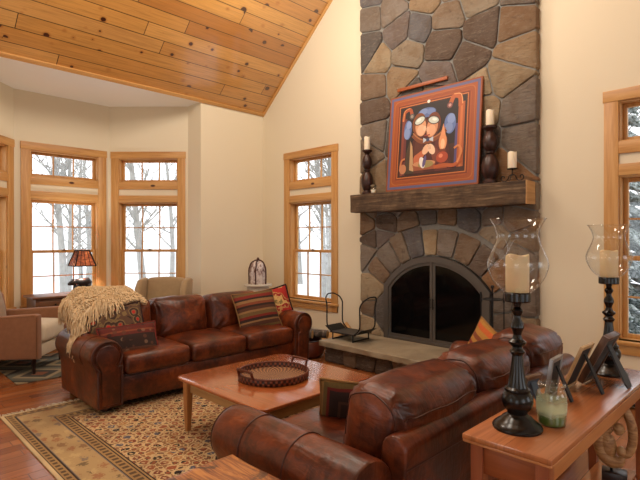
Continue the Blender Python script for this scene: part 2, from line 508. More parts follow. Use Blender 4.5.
# ------------------------------------------------------------------ stone fireplace
CX = -3.07
FX0, FX1 = -4.19-CX, -1.895-CX
fire = thing('stone_fireplace', 'tall fieldstone fireplace and chimney with an arched opening and a raised hearth', 'fireplace', (CX,0,0))
STONES = [(124,114,104),(112,100,90),(140,124,106),(104,102,104),(128,108,88),(150,128,100),(98,92,88),(134,108,82),(118,108,104),(164,146,118),(104,88,76),(142,106,72),(132,122,112),(150,136,116)]
def clip(poly, n, c):
    """keep n.p <= c"""
    out = []
    for i in range(len(poly)):
        a, b = poly[i], poly[(i+1) % len(poly)]
        da, db = n[0]*a[0]+n[1]*a[1]-c, n[0]*b[0]+n[1]*b[1]-c
        if da <= 0: out.append(a)
        if (da < 0 < db) or (db < 0 < da):
            t = da/(da-db); out.append((a[0]+(b[0]-a[0])*t, a[1]+(b[1]-a[1])*t))
    return out
def stone(g, poly, yb, yf, r=rnd, cols=STONES, rough=1.0):
    P = [p for i, p in enumerate(poly) if (V(p)-V(poly[i-1])).length > .012]
    if len(P) < 3: return
    A = abs(sum(P[i-1][0]*P[i][1]-P[i][0]*P[i-1][1] for i in range(len(P))))/2
    if A < .0022: return
    pts = []
    for i in range(len(P)):                      # cut corners, split the edges
        a, b = V(P[i]), V(P[(i+1) % len(P)])
        L = (b-a).length; c = min(.16, .022/L)
        k = max(1, int(L/.06))
        for j in range(k+1):
            pts.append(a.lerp(b, c+(1-2*c)*j/k))
    n = len(pts)
    cen = sum(pts, V((0,0)))/n
    sd = r.random()*50
    pts = [p + (p-cen).normalized()*(.007*NZ.noise(V((p.x*22, p.y*22, sd)))) for p in pts]
    tx, tz = r.uniform(-.03,.03), r.uniform(-.03,.03)
    dep = r.uniform(-.012,.010)
    f = lambda p: yf + dep + tx*(p.x-cen.x) + tz*(p.y-cen.y)
    vs = []
    for k, (s, dy) in enumerate(((1,None),(1,.016),(.985,.005),(.95,0),(.6,-.003))):
        for p in pts:
            q = cen + (p-cen)*s
            y = yb if dy is None else f(q)+dy + (.006*rough*NZ.noise(V((q.x*9,q.y*9,sd))) if k > 1 else 0)
            vs.append((q.x, y, q.y))
    vs.append((cen.x, f(cen)-.004, cen.y))
    fs = []
    for k in range(4):
        for i in range(n): fs.append((k*n+i, k*n+(i+1)%n, (k+1)*n+(i+1)%n, (k+1)*n+i))
    for i in range(n): fs.append((4*n+i, 4*n+(i+1)%n, 5*n))
    c = r.choice(cols); m = r.uniform(.82,1.12)
    g.col = tuple(x*m for x in hx(*c)[:3])
    area = sum(pts[i-1].x*pts[i].y-pts[i].x*pts[i-1].y for i in range(n))
    if area < 0: fs = [q[::-1] for q in fs]
    g.add(vs, fs)
def seeds(x0, x1, z0, z1, sx, sz, r, jit=.36):
    out = []; nz = max(1, round((z1-z0)/sz))
    for j in range(nz):
        nx = max(1, round((x1-x0)/sx + r.uniform(-.6,.6)))
        for i in range(nx):
            out.append((x0+(x1-x0)*(i+.5+r.uniform(-jit,jit))/nx, z0+(z1-z0)*(j+.5+r.uniform(-jit,jit))/nz, r.uniform(-.012,.02)*sx))
    return out
def cells(sd, x0, x1, z0, z1, gap, r, seedy=False):
    for i, a in enumerate(sd):
        P = [(x0+r.uniform(-.012,.012),z0),(x1+r.uniform(-.012,.012),z0),(x1+r.uniform(-.012,.012),z1),(x0+r.uniform(-.012,.012),z1)]
        for j, b in enumerate(sd):
            if i == j: continue
            n = V((b[0]-a[0], b[1]-a[1])); L = n.length
            if L > 1.6: continue
            n /= L
            c = (n.x*(a[0]+b[0])/2 + n.y*(a[1]+b[1])/2) + (a[2]-b[2])/L*.5 - gap/2
            P = clip(P, n, c)
            if len(P) < 3: break
        if len(P) >= 3: yield (P, a) if seedy else P
YF = 4.945
AR, AZ = .85, .455               # arch of the opening
RI, RO = .868, 1.21             # ring of arch stones
g = G(); r = random.Random(21)
for P in cells(seeds(FX0, FX1, 2.1, 5.45, .42, .30, r, .27), FX0, FX1, 2.1, 5.45, .016, r): stone(g, P, 5.04, YF, r)
# ring of wedge stones round the arch
a0 = 57
n = 9; ws = [r.uniform(.75,1.35) for _ in range(n)]; ws[5] = 1.25; tot = sum(ws); a = 90+a0
for w in ws:
    b = a - 2*a0*w/tot; ro = RO + r.uniform(-.05,.04)
    ga = .5
    P = [(RI*cos(R(t)), AZ+RI*sin(R(t))) for t in (b+ga, (a+b)/2, a-ga)] + [(ro*cos(R(t)), AZ+ro*sin(R(t))) for t in (a-ga*.8, (a+b)/2, b+ga*.8)]
    stone(g, P, 5.04, YF-.006, r); a = b
def inside(p):
    return (abs(p[0]) < .725 and p[1] < .95) or (p[1] > .85 and math.hypot(p[0], p[1]-AZ) < RO+.015)
low = [q for q in seeds(FX0, FX1, .27, 2.085, .26, .215, r, .25) if not inside((q[0]*.97, q[1]-.02))]
for P, sd in cells(low, FX0, FX1, .27, 2.085, .014, r, True):
    d = V((sd[0], sd[1]-AZ)); ang = math.degrees(atan2(abs(d.x), d.y)); sgn = 1 if d.x > 0 else -1
    d.normalize()
    if ang > a0:
        P = clip(P, (-sgn, 0), -.722)
        n = V((-sgn*cos(R(a0)), sin(R(a0)))); P = clip(P, (n.x, n.y), n.y*AZ - .008)
    else:
        for da in (0,):
            P = clip(P, (-d.x, -d.y), -((RO+.02) + AZ*d.y))
    if len(P) >= 3: stone(g, P, 5.04, YF, r)
# springers beside the opening
def stone_mat():
    t = MT('fieldstone', .8)
    at = t.n('Attribute', attribute_name='tint').outputs['Color']
    n1 = t.noise(t.co(), 5, 5, .65, .5); n2 = t.noise(t.map((3,3,12)), 4, 5, .7, 1)
    c = t.mix(t.m('MULTIPLY', t.step(n1, .38, .7), .6), at, t.mix(1.0, at, hx(214,186,154), 'MULTIPLY'))
    c = t.mix(t.m('MULTIPLY', t.step(n2, .5, .72), .5), c, hx(150,140,124))
    c = t.mix(t.m('MULTIPLY', t.step(t.noise(t.co(), 11, 4, .7), .56, .78), .6), c, hx(52,44,40))
    t.set('Base Color', c)
    t.bump(n2, .8, .03); t.bump(t.noise(t.co(), 16, 4, .65), .5, .02); t.bump(t.noise(t.co(), 60, 5, .7), .4, .006)
    return t.mat
m_stone = stone_mat()
g.obj('stone_facing', m_stone, fire, smooth=40)
t = MT('mortar', .9); t.set('Base Color', t.mix(t.noise(t.co(), 30, 4), hx(112,112,108), hx(146,144,138))); t.bump(t.noise(t.co(), 120, 3), .5, .004); m_mortar = t.mat
g = G()
e = .012
g.box((FX0+e,4.968,0),(-.715,5.049,2.1)).box((.715,4.968,0),(FX1-e,5.049,2.1)).box((-.715,4.968,1.3),(.715,5.049,2.1)).box((FX0+e,4.968,2.1),(FX1-e,5.049,5.45)).box((-.715,4.968,0),(.715,5.049,.262))
# mortar filling the arch corners
N = 16
for s in (-1,1):
    P = [(s*.715,1.3)] + [(s*(RI-.012)*sin(R(t)), AZ+(RI-.012)*cos(R(t))) for t in [2+(54.5)*i/N for i in range(N+1)]]
    P = [(s*.03, 1.3)] + [p for p in P[1:]] + [(s*.715, P[-1][1]), (s*.715,1.3)]
    g.prism(P, 4.968, 5.049, axis='y')
g.obj('mortar', m_mortar, fire, smooth=0)
g = G(); 
x0, x1, y1, z0, z1 = -.70, .70, 5.6, .262, 1.32
g.add([(x0,4.975,z0),(x1,4.975,z0),(x1,4.975,z1),(x0,4.975,z1),(x0+.18,y1,z0),(x1-.18,y1,z0),(x1-.18,y1,z1),(x0+.18,y1,z1)],
      [(0,1,5,4),(3,7,6,2),(0,4,7,3),(1,2,6,5),(4,5,6,7)])
t = MT('soot_brick', .95, hx(30,27,25)); g.obj('firebox', t.mat, fire, smooth=0)
# raised hearth
g = G(); r = random.Random(5)
def hs(g, P, T, fy):
    q = G(); stone(q, P, fy+.06, fy, r, [(112,92,74),(96,82,70),(124,104,84),(90,78,68)])
    g.col = None
    for vv in (q,):
        b = len(g.v); g.v += [tuple(T @ V(p)) for p in q.v]; g.f += [tuple(b+i for i in f) for f in q.f]; g.m += q.m; g.c += q.c
for P in cells(seeds(FX0, FX1, 0, .2, .26, .2, r, .25), FX0, FX1, .004, .2, .012, r): hs(g, P, Mx(), 4.275)
for P in cells(seeds(0, .66, 0, .2, .26, .2, r, .25), 0, .64, .004, .2, .012, r):
    hs(g, P, Mx.Translation((FX0+.0,4.95,0)) @ Mx.Rotation(-pi/2,4,'Z') @ Mx.Translation((0,-.0,0)), 0.0)
g.col = hx(60,56,52)[:3]
g.box((FX0+.03,4.31,0),(FX1-.02,4.965,.199))
g.obj('hearth_base', m_stone, fire, smooth=40)
t = MT('bluestone', .55)
n1 = t.noise(t.co(), 2.5, 5, .6, .6)
t.set('Base Color', t.ramp(n1, [(.3, hx(130,120,102)), (.55, hx(158,146,124)), (.75, hx(174,162,138))])); t.bump(t.noise(t.co(), 14, 5, .65), .3, .015)
m_slab = t.mat
def slab_edge(w):
    s = max(sm(FX1+.02, FX1+.05, w.x), sm(FX0+.0, FX0-.03, w.x), sm(4.235, 4.205, w.y))
    if s > 0:
        k = .012*s
        w = w + V((NZ.noise(w*14)*k*.5, NZ.noise(w*13+V((5,5,5)))*k*1.3, NZ.noise(w*11+V((9,0,0)))*k*.4*0))
    return w
C0 = V(((FX0+FX1)/2, (4.2+4.968)/2, .234))
g = G().puff(((FX1-FX0)/2+.035, (4.968-4.2)/2, .0335), .01, (90,26,3), 2, fn=lambda w: slab_edge(w+C0))
g.obj('hearth_slab', m_slab, fire, smooth=30)
# mantel beam
t = MT('weathered_beam', .8)
n1 = t.noise(t.map((1.6,14,22)), 1, 5, .65, .8); n2 = t.noise(t.co(), 7, 4, .6)
t.set('Base Color', t.mix(t.step(n2, .42, .66), t.ramp(n1, [(.3, hx(50,37,27)), (.5, hx(92,72,52)), (.7, hx(132,110,84))]), t.ramp(n1, [(.3, hx(44,32,24)), (.6, hx(84,64,46)), (.75, hx(118,92,66))])))
t.bump(n1, .7, .015); t.bump(n2, .4, .02); m_beam = t.mat
m_endgrain = wood('beam_end_grain', (170,128,80), (196,154,102), (206,170,120), 1, .75, .6)
C1 = V(((FX0+FX1)/2-.003, 4.85, 1.969))
def hew(w):
    p = w + C1
    d = NZ.noise(V((p.x*2.2, p.y*7, p.z*7)))*.012 + NZ.noise(V((p.x*7, p.y*16, p.z*16)))*.006
    q = V((p.x, p.y + (d if w.y < .05 else 0), p.z + (d*.8 if w.z < 0 else d*.25)))
    return q
g = G().puff(((FX1-FX0)/2-.003, .109, .117), .012, (110,8,9), 2, fn=hew)
for i, f in enumerate(g.f):
    if all(g.v[k][0] > FX1-.0185 for k in f): g.m[i] = 1
g.obj('mantel', [m_beam, m_endgrain], fire, smooth=50)

# arched fireplace doors
scr = thing('fireplace_doors', 'arched pewter framed fireplace doors with dark glass set in the stone opening', 'fireplace doors', (CX,4.945,.268))
m_pewter = MT('pewter_metal', .5, hx(98,93,88), Metallic=.55); m_pewter.bump(m_pewter.noise(m_pewter.co(), 90, 3), .12, .003); m_pewter = m_pewter.mat
def arch_pts(hw, rad, zb, n=28):
    a = math.degrees(math.acos(hw/rad)); z0 = AZ-.268
    return [(hw, zb)] + [(rad*cos(R(a+(180-2*a)*i/n)), z0+rad*sin(R(a+(180-2*a)*i/n))) for i in range(n+1)] + [(-hw, zb)]
def band(g, A, B, y0, y1, closed=False):
    n = len(A)
    vs = [(p[0],y,p[1]) for y in (y0,y1) for P in (A,B) for p in P]
    fs = []
    for i in range(n-1):
        fs += [(i,i+1,n+i+1,n+i), (2*n+i,3*n+i,3*n+i+1,2*n+i+1), (i,2*n+i,2*n+i+1,i+1), (n+i,n+i+1,3*n+i+1,3*n+i)]
    fs += [(0,n,3*n,2*n), (n-1,3*n-1,4*n-1,2*n-1)]
    g.add(vs, fs)
g = G(); band(g, arch_pts(.703,.85,0), arch_pts(.635,.782,0), -.03, .024); 
g.bbox((-.635,-.026,.0),(.635,.022,.035),.004)
g.obj('frame', m_pewter, scr, smooth=30)
m_dark = MT('smoked_glass', .08, hx(9,9,10)); m_dark.set('Specular IOR Level', .25); m_dark = m_dark.mat
for s in (-1,1):
    d = G()
    A = [p for p in arch_pts(.632,.779,.037) ]
    def half(hw, rad, zb, xi):
        a = math.degrees(math.acos(hw/rad)); am = math.degrees(math.acos(xi/rad)); z0 = AZ-.268; n = 18
        return [(xi,zb),(hw,zb)] + [(rad*cos(R(a+(am-a)*i/n)), z0+rad*sin(R(a+(am-a)*i/n))) for i in range(n+1)]
    O, I = half(.633,.78,.037,.003), half(.6,.747,.07,.036)
    O = [(s*x,z) for x,z in O]; I = [(s*x,z) for x,z in I]
    band(d, O+[O[0]], I+[I[0]], -.018, .012)
    do = d.obj('door', m_pewter, scr, smooth=30)
    G().prism(I, -.004, .004, axis='y').obj('pane', m_dark, do, smooth=0)
    G().tube([(s*.02,-.045,.42),(s*.02,-.045,.55)], .007).tube([(s*.02,-.018,.44),(s*.02,-.045,.44)], .005).tube([(s*.02,-.018,.53),(s*.02,-.045,.53)], .005).obj('handle', m_black, do)
# ------------------------------------------------------------------ leather sofas
m_leather = leather('brown_leather')
m_darkfoot = flat('dark_stained_wood', (38,22,16), .35)
m_seam = flat('leather_piping', (70,34,22), .45)
def make_sofa():
    L, D = 2.49, 1.05                # local: x along the sofa, front at -y
    t = thing('leather_sofa', 'brown leather three-seat sofa below the bay windows with a shaggy throw over one corner', 'sofa')
    aw = .25                        # arm width
    iw = L/2 - aw
    # base
    g = G()
    g.bbox((-iw-.02,-.46,.06),(iw+.02,.40,.30),.02).bbox((-iw-.01,-.475,.065),(iw+.01,-.44,.285),.012)
    g.obj('base', m_leather, t)
    # back frame with a rolled top
    prof = [(.30,.07),(.45,.06),(.465,.45),(.47,.57)] + [( .412+.062*cos(R(a)), .635+.062*sin(R(a))) for a in range(0,181,20)] + [(.345,.57),(.32,.4)]
    g = G().prism(prof, -iw-.02, iw+.02, axis='x', bev=.012)
    b = g.obj('back_frame', m_leather, t, smooth=50)
    G().tube([(-iw-.01,.469,.572),(iw+.01,.469,.572)], .006, 6).obj('piping', m_seam, b)
    # arms: panel plus roll
    for s in (-1, 1):
        rc, rz, rr = iw+.145, .492, .142
        P = [(iw+.005,.055),(iw+.225,.055),(iw+.235,.31),(iw+.25,.38)] + [(rc+rr*cos(R(a)), rz+rr*sin(R(a))) for a in range(-35,200,12)] + [(iw+.003,.41)]
        P = [(s*x, z) for x, z in P]
        def soft(g, y0, y1, P):
            pass
        g = G()
        n = len(P)
        ys = [(-.515,.93),(-.508,.965),(-.49,.99),(-.46,1.0),(-.44,1.0)] + [(-.42+.80*k/10,1.0) for k in range(1,11)] + [(.395,.985),(.402,.95)]
        cx = sum(p[0] for p in P)/n; cz = sum(p[1] for p in P)/n
        vs = []
        for y, k in ys:
            for x, z in P:
                q = V((cx+(x-cx)*k, y, cz+(z-cz)*k if z > .2 else z))
                if z > .5 and -.4 < y < .42: q.z += .004*NZ.noise(V((y*6, x*5, s)))
                vs.append(q)
        fs = []
        m = len(ys)
        for j in range(m-1):
            for i in range(n): fs.append((j*n+i, j*n+(i+1)%n, (j+1)*n+(i+1)%n, (j+1)*n+i))
        fs += [tuple(range(n))[::-1], tuple(range((m-1)*n, m*n))]
        if s < 0: fs = [f[::-1] for f in fs]
        fs = [f[::-1] for f in fs]
        g.add(vs, fs)
        a = g.obj('arm', m_leather, t, smooth=45)
        # front scroll panel: disc and upright inside a piped edge
        g = G()
        Q = [(rc+.098*cos(R(d)), rz+.098*sin(R(d))) for d in range(-50,231,14)]
        Q = [(iw+.045,.08),(iw+.19,.08),(iw+.195,.37)] + Q + [(iw+.05,.39)]
        Q = [(s*x, z) for x, z in Q]
        g.prism(Q if s > 0 else Q[::-1], -.532, -.508, axis='y', bev=.008)
        g.obj('front_panel', m_leather, a, smooth=40)
        E = [(s*(rc+.128*cos(R(d))), -.518, rz+.128*sin(R(d))) for d in range(-60,236,10)]
        E = [(s*(iw+.218),-.518,.07),(s*(iw+.222),-.518,.36)] + E + [(s*(iw+.018),-.518,.40),(s*(iw+.018),-.518,.07)]
        G().tube(E, .008, 6).obj('piping', m_seam, a)
        for y in (-.28, .03):
            G().tube([(s*(rc+(rr+.001)*cos(R(d))), y, rz+(rr+.001)*sin(R(d))) for d in range(-35,200,12)], .0035, 5).obj('seam', m_seam, a)
    # seat cushions
    cw = 2*iw/3
    for k in range(3):
        cx = -iw + cw*(k+.5)
        def f(w):
            u, v = w.x/(cw/2), w.y/.34
            z = w.z
            if z > 0: z += .035*(1-u*u)*(1-abs(v)**3) + .006*NZ.noise(V((w.x*7+k*9, w.y*7, 1)))
            y = w.y - (.02*(1-u*u) if w.y < -.25 else 0)
            return V((w.x, y, z))
        c = G().puff((cw/2-.004,.355,.085), .05, (12,12,2), 4, fn=f).obj('seat_cushion', m_leather, t, smooth=180)
        c.location = (cx,-.165,.385)
        e = [(sx*(cw/2-.014), sy*.325, .068) for sx, sy in ((-1,-1),(1,-1),(1,1),(-1,1))]
        fr = [(-(cw/2-.012),.2,.062),(-(cw/2-.012),-.29,.062),(-(cw/2-.05),-.336,.066),(cw/2-.05,-.336,.066),(cw/2-.012,-.29,.062),(cw/2-.012,.2,.062)]
        G().tube(fr, .004, 5).obj('piping', m_seam, c)
        # back cushion with gathered corners and a soft rolled top
        bw = (.575,.66,.753)[k]; bx = (-iw+.2875-.002, -iw+.575+.33, iw-.3765+.002)[k]
        hw, hy, hz = bw/2-.004, .15, .232
        def fb(w):
            u, v = w.x/hw, w.z/hz
            p = w.copy()
            bul = (1-u*u)*(1-v*v)
            p.y += (.045 if w.y > 0 else -.065)*bul
            p.z += (.010*(1-u*u) if w.z > 0 else 0)
            # folds running out of the corners and seams
            for sx in (-1,1):
                for sz in (-1,1):
                    dx, dz = w.x - sx*hw*.92, w.z - sz*hz*.86
                    rr_ = math.hypot(dx, dz); an = atan2(dz, dx)
                    p.y += (-1 if w.y < 0 else 1)*.0085*sin(an*11+k*2+sx)*exp(-(rr_/.17)**2)*min(1, rr_/.03)
            p.y += .010*NZ.noise(V((w.x*6+k*5, w.z*4, 3 if w.y<0 else 8)))
            p.z += .006*NZ.noise(V((w.x*8+k*5, w.y*8, 5)))
            # the side edges are puckered
            if abs(u) > .72: p.z += .006*sin(w.y*60+k)*(abs(u)-.72)/.28
            return p
        c = G().puff((hw,hy,hz), .105, (26,6,20), 6, fn=fb).obj('back_cushion', m_leather, t, smooth=180)
        c.location = (bx,.235,.625+(.025,0,-.012)[k]); c.rotation_euler = (R(-9),0,R((1.2,-.8,.6)[k]))
        # welt round the end panels and along the back
        pts = [(-hw+.012,hy-.02,-hz+.06),(-hw+.012,hy+.0,hz-.14),(-hw+.03,hy-.055,hz-.035),(hw-.03,hy-.055,hz-.035),(hw-.012,hy,hz-.14),(hw-.012,hy-.02,-hz+.06)]
        def onf(p): return fb(V(p))
        path = []
        def surf(u, v):       # a point on the rounded box pushed out by fb
            q = V((max(-(hw-.105), min(hw-.105, u[0])), max(-(hy-.105), min(hy-.105, u[1])), max(-(hz-.105), min(hz-.105, u[2]))))
            d = (V(u)-q); return fb(q + d.normalized()*.1055)
        for i in range(23): path.append(surf((hw*(-.86+1.72*i/22), hy*.95, hz*.62), 0))
        G().tube(path, .004, 5).obj('piping', m_seam, c)
        for sx in (-1,1):
            path = [surf((sx*hw*.97, hy*(1.0*cos(R(a))), hz*(.15+.85*sin(R(a)))), 0) for a in range(-20,201,10)]
            G().tube(path, .004, 5).obj('piping', m_seam, c)
    for sx in (-1,1):
        for y in (-.40,.38):
            G().lathe([(.03,0),(.042,.01),(.044,.03),(.036,.05),(.038,.056),(.038,.06)], 16, T=TR((sx*(L/2-.13),y,0))).obj('foot', m_darkfoot, t)
    return t
RUGZ = .014
sofa = make_sofa(); sofa.location = (-4.70,2.77,RUGZ); sofa.rotation_euler = (0,0,pi/2)
sofa2 = dup(sofa, None, (-1.58,2.60,RUGZ), -pi/2, 'brown leather sofa seen from behind, its back against the long console table')

# ------------------------------------------------------------------ pillows and throw
def pillow_geo(w, h, t, pinch=.06, n=18, seed=0):
    g = G(); idx = {}; vs, fs = [], []
    def P(i, j, s):
        u, v = -1+2*i/n, -1+2*j/n
        if i in (0,n) or j in (0,n): s = 0
        k = (i, j, s)
        if k in idx: return idx[k]
        th = t/2*max(0, (1-u**4)*(1-v**4))**.6*(.55+.45*(1-u*u)*(1-v*v))
        x = w/2*u*(1-pinch*(1-v*v)*abs(u)); z = h/2*v*(1-pinch*(1-u*u)*abs(v))
        y = s*th + .006*NZ.noise(V((u*3, v*3, seed+s*2)))*(1 if s else .6)
        idx[k] = len(vs); vs.append((x, y, z)); return idx[k]
    for s in (-1, 1):
        for i in range(n):
            for j in range(n):
                q = (P(i,j,s), P(i+1,j,s), P(i+1,j+1,s), P(i,j+1,s))
                fs.append(q if s < 0 else q[::-1])
    g.add(vs, fs)
    rim = [(P(i,0,0)) for i in range(n)] + [P(n,j,0) for j in range(n)] + [P(n-i,n,0) for i in range(n)] + [P(0,n-j,0) for j in range(n)]
    return g, [vs[i] for i in rim]
def border_mat():
    t = MT('dark_border_weave', .9); x, y, z = t.xyz()
    m_ = t.m('MAXIMUM', t.m('ABSOLUTE', x), t.m('ABSOLUTE', z))
    c = t.ramp(t.m('MULTIPLY', m_, 4), [(0,hx(56,36,30)),(.30,hx(84,54,40)),(.36,hx(50,32,28)),(.56,hx(120,36,28)),(.62,hx(112,92,48)),(.70,hx(160,118,62))], 'CONSTANT')
    t.set('Base Color', t.mix(t.m('MULTIPLY', t.noise(t.co(), 60, 3), .4), c, hx(40,24,18))); t.bump(t.noise(t.co(), 200, 2), .3, .003)
    return t.mat
def pillow(label, mat, w, h, t, loc, rot, seed=0, edge=None, edge_r=.006, pinch=.06):
    """rot: euler of the pillow, its face along local y"""
    root = thing('throw_pillow', label, 'pillow', loc); root.rotation_euler = rot
    g, rim = pillow_geo(w, h, t, pinch, 18, seed)
    g.obj('cover', mat, root, smooth=180)
    G().tube(rim, edge_r, 6, closed=True).obj('edging', edge, root)
    return root
K = dict(red=(128,36,26), rust=(134,68,38), tan=(150,112,70), dark=(46,28,22), gold=(186,134,58), olive=(112,88,48), navy=(52,50,66), cream=(200,178,138), brown=(88,52,34), orange=(204,100,44))
m_kilim = stripes('kilim_stripes', 2, [(0,K['olive']),(.07,K['brown']),(.17,K['tan']),(.22,K['dark']),(.30,K['red']),(.37,K['olive']),(.47,K['tan']),(.53,K['brown']),(.62,K['dark']),(.68,K['rust']),(.76,K['tan']),(.84,K['dark']),(.90,K['red'])], .40, .012)
m_sun = stripes('sunset_stripes', 2, [(0,K['orange']),(.1,K['gold']),(.2,K['red']),(.28,K['orange']),(.4,K['olive']),(.48,K['gold']),(.6,K['red']),(.68,K['gold']),(.78,K['rust']),(.88,K['gold'])], .34, .01)
m_darkk = stripes('dark_kilim', 2, [(0,K['dark']),(.30,K['brown']),(.36,K['dark']),(.60,(100,34,26)),(.66,K['rust']),(.69,(100,34,26)),(.78,(70,52,44)),(.82,K['dark'])], .52, .01,
    motif=((16,16,16),K['brown'],(120,92,70),K['dark']))
def floral():
    t = MT('red_floral_weave', .9)
    v = t.vor(t.map((4,4,4)), 1)
    f = t.m('ADD', v.outputs['Distance'], t.m('MULTIPLY', t.m('SUBTRACT', t.noise(t.co(), 16, 3), .5), .5))
    c = t.ramp(f, [(0,hx(206,170,112)),(.16,hx(168,40,34)),(.46,hx(186,140,84)),(.52,hx(150,36,30)),(.62,hx(204,166,104)),(.74,hx(126,108,62)),(.8,hx(190,150,92))], 'CONSTANT')
    t.set('Base Color', c); t.bump(t.noise(t.co(), 200, 2), .3, .003)
    return t.mat
m_floral = floral()
def darkfloral():
    t = MT('dark_floral_weave', .9)
    v = t.vor(t.map((12,12,12)), 1)
    f = t.m('ADD', v.outputs['Distance'], t.m('MULTIPLY', t.m('SUBTRACT', t.noise(t.co(), 14, 3), .5), .6))
    c = t.ramp(f, [(0,hx(170,36,30)),(.2,hx(120,90,60)),(.3,hx(58,38,30)),(.5,hx(120,98,62)),(.62,hx(88,62,44)),(.8,hx(48,34,28))], 'CONSTANT')
    t.set('Base Color', c); t.bump(t.noise(t.co(), 200, 2), .3, .003)
    return t.mat
m_dfl = darkfloral()
m_edge = flat('dark_braid', (46,22,20), .9); m_edge2 = flat('tan_braid', (150,112,66), .9); m_edge3 = flat('red_braid', (112,36,28), .9)
# left sofa, far end (rotation: face towards +x, i.e. local -y -> +x)
pillow('striped kilim pillow in brown and red leaning at the window end of the sofa', m_kilim, .54, .50, .17, (-4.54,3.50,.66), (R(-24),R(-5),R(80)), 3, m_edge2, .005)
pillow('red and cream floral pillow with dark edging squeezed against the sofa arm', m_floral, .46, .46, .16, (-4.60,3.80,.68), (R(-17),R(-12),R(70)), 5, m_edge, .012)
pillow('dark striped kilim pillow standing in front of a patterned pillow', m_darkk, .52, .33, .13, (-4.40,1.91,.562), (R(-28),R(-3),R(78)), 8, m_edge3, .007)
pillow('dark patterned pillow with red flower tucked under the shaggy throw', m_dfl, .52, .46, .15, (-4.56,1.87,.655), (R(-24),R(-8),R(80)), 9, m_edge, .007)
# right sofa (faces -x)
pillow('dark pillow with olive and red border leaning in the near corner of a sofa', border_mat(), .40, .38, .15, (-1.79,2.06,.555), (R(-24),R(-4),R(-138)), 12, m_edge2, .006)
pillow('orange and gold striped pillow at the fireplace end of a sofa', m_sun, .54, .48, .15, (-1.67,3.39,.605), (R(-20),R(18),R(-34)), 14, m_edge2, .005)

# shaggy throw over the left sofa's corner
thr = thing('shaggy_throw', 'cream shaggy wool throw with long fringe draped over the back corner of a sofa', 'throw blanket', (-4.98,1.86,.95))
t = MT('cream_wool', .95); t.set('Base Color', t.mix(t.noise(t.co(), 25, 4), hx(206,172,124), hx(244,224,186))); t.bump(t.noise(t.co(), 90, 4), .8, .01); m_wool = t.mat
O = V((-4.98,1.86,.95))
def throw_pt(a, b):
    """a: 0..1 along the sofa (y), b: 0..1 from behind the back over the top to the front"""
    y = 1.575 + .62*a
    fl = 1-sm(0,.45,a)                  # near end hangs lower
    pts = [V((-5.24,y,.76)), V((-5.24,y,.92)), V((-5.14,y,1.0)), V((-4.97,y,1.03-.02*a)), V((-4.80,y,.985)), V((-4.70,y,.945-.045*fl)), V((-4.64-.06*fl,y,.90-.12*fl))]
    f = b*(len(pts)-1); i = min(len(pts)-2, int(f)); p = pts[i].lerp(pts[i+1], f-i)
    p.z -= .09*(1-sm(0,.22,a))**1.5 + .05*sm(.85,1,a)
    p.z += .022*NZ.noise(V((y*7, b*4, 2))) + .012*NZ.noise(V((y*19, b*11, 5)))
    p.x += .015*NZ.noise(V((y*8, b*5, 9)))
    return p
g = G(); NA, NB = 34, 22
top = [[throw_pt(i/NA, j/NB) for j in range(NB+1)] for i in range(NA+1)]
def nrm_at(i, j):
    a = top[min(NA,i+1)][j]-top[max(0,i-1)][j]; b = top[i][min(NB,j+1)]-top[i][max(0,j-1)]
    n = a.cross(b).normalized(); return n
vs, fs = [], []
for i in range(NA+1):
    for j in range(NB+1): vs.append(top[i][j]-O)
m0 = len(vs)
for i in range(NA+1):
    for j in range(NB+1):
        n = nrm_at(i,j); vs.append(top[i][j]-O - (n if n.z > -.2 else -n)*.028)
s_ = lambda i, j: i*(NB+1)+j
for i in range(NA):
    for j in range(NB):
        fs += [(s_(i,j),s_(i+1,j),s_(i+1,j+1),s_(i,j+1)), tuple(m0+x for x in (s_(i,j),s_(i,j+1),s_(i+1,j+1),s_(i+1,j)))]
for i in range(NA):
    for j in (0, NB): fs.append((s_(i,j),s_(i+1,j),m0+s_(i+1,j),m0+s_(i,j)))
for j in range(NB):
    for i in (0, NA): fs.append((s_(i,j),s_(i,j+1),m0+s_(i,j+1),m0+s_(i,j)))
g.add(vs, fs); g.obj('wool_cloth', m_wool, thr, smooth=180)
r = random.Random(4); g = G()
for k in range(2600):
    i, j = r.uniform(0,NA-.01), r.uniform(0,NB-.01); p = throw_pt(i/NA, j/NB)-O
    n = nrm_at(int(i), int(j)); n = n if n.z > -.2 else -n
    d = V((r.uniform(-1,1), r.uniform(-1,1), r.uniform(-1,.4)))*.8
    q1 = p + n*.014 + d*.005; q2 = q1 + (n*.1 + d*.7 + V((0,0,-.3)))*.014
    g.tube([p-n*.004, q1, q2], [.006,.0075,.004], 5)
tag(g.obj('pile', m_wool, thr, smooth=180), kind='stuff')
g = G()
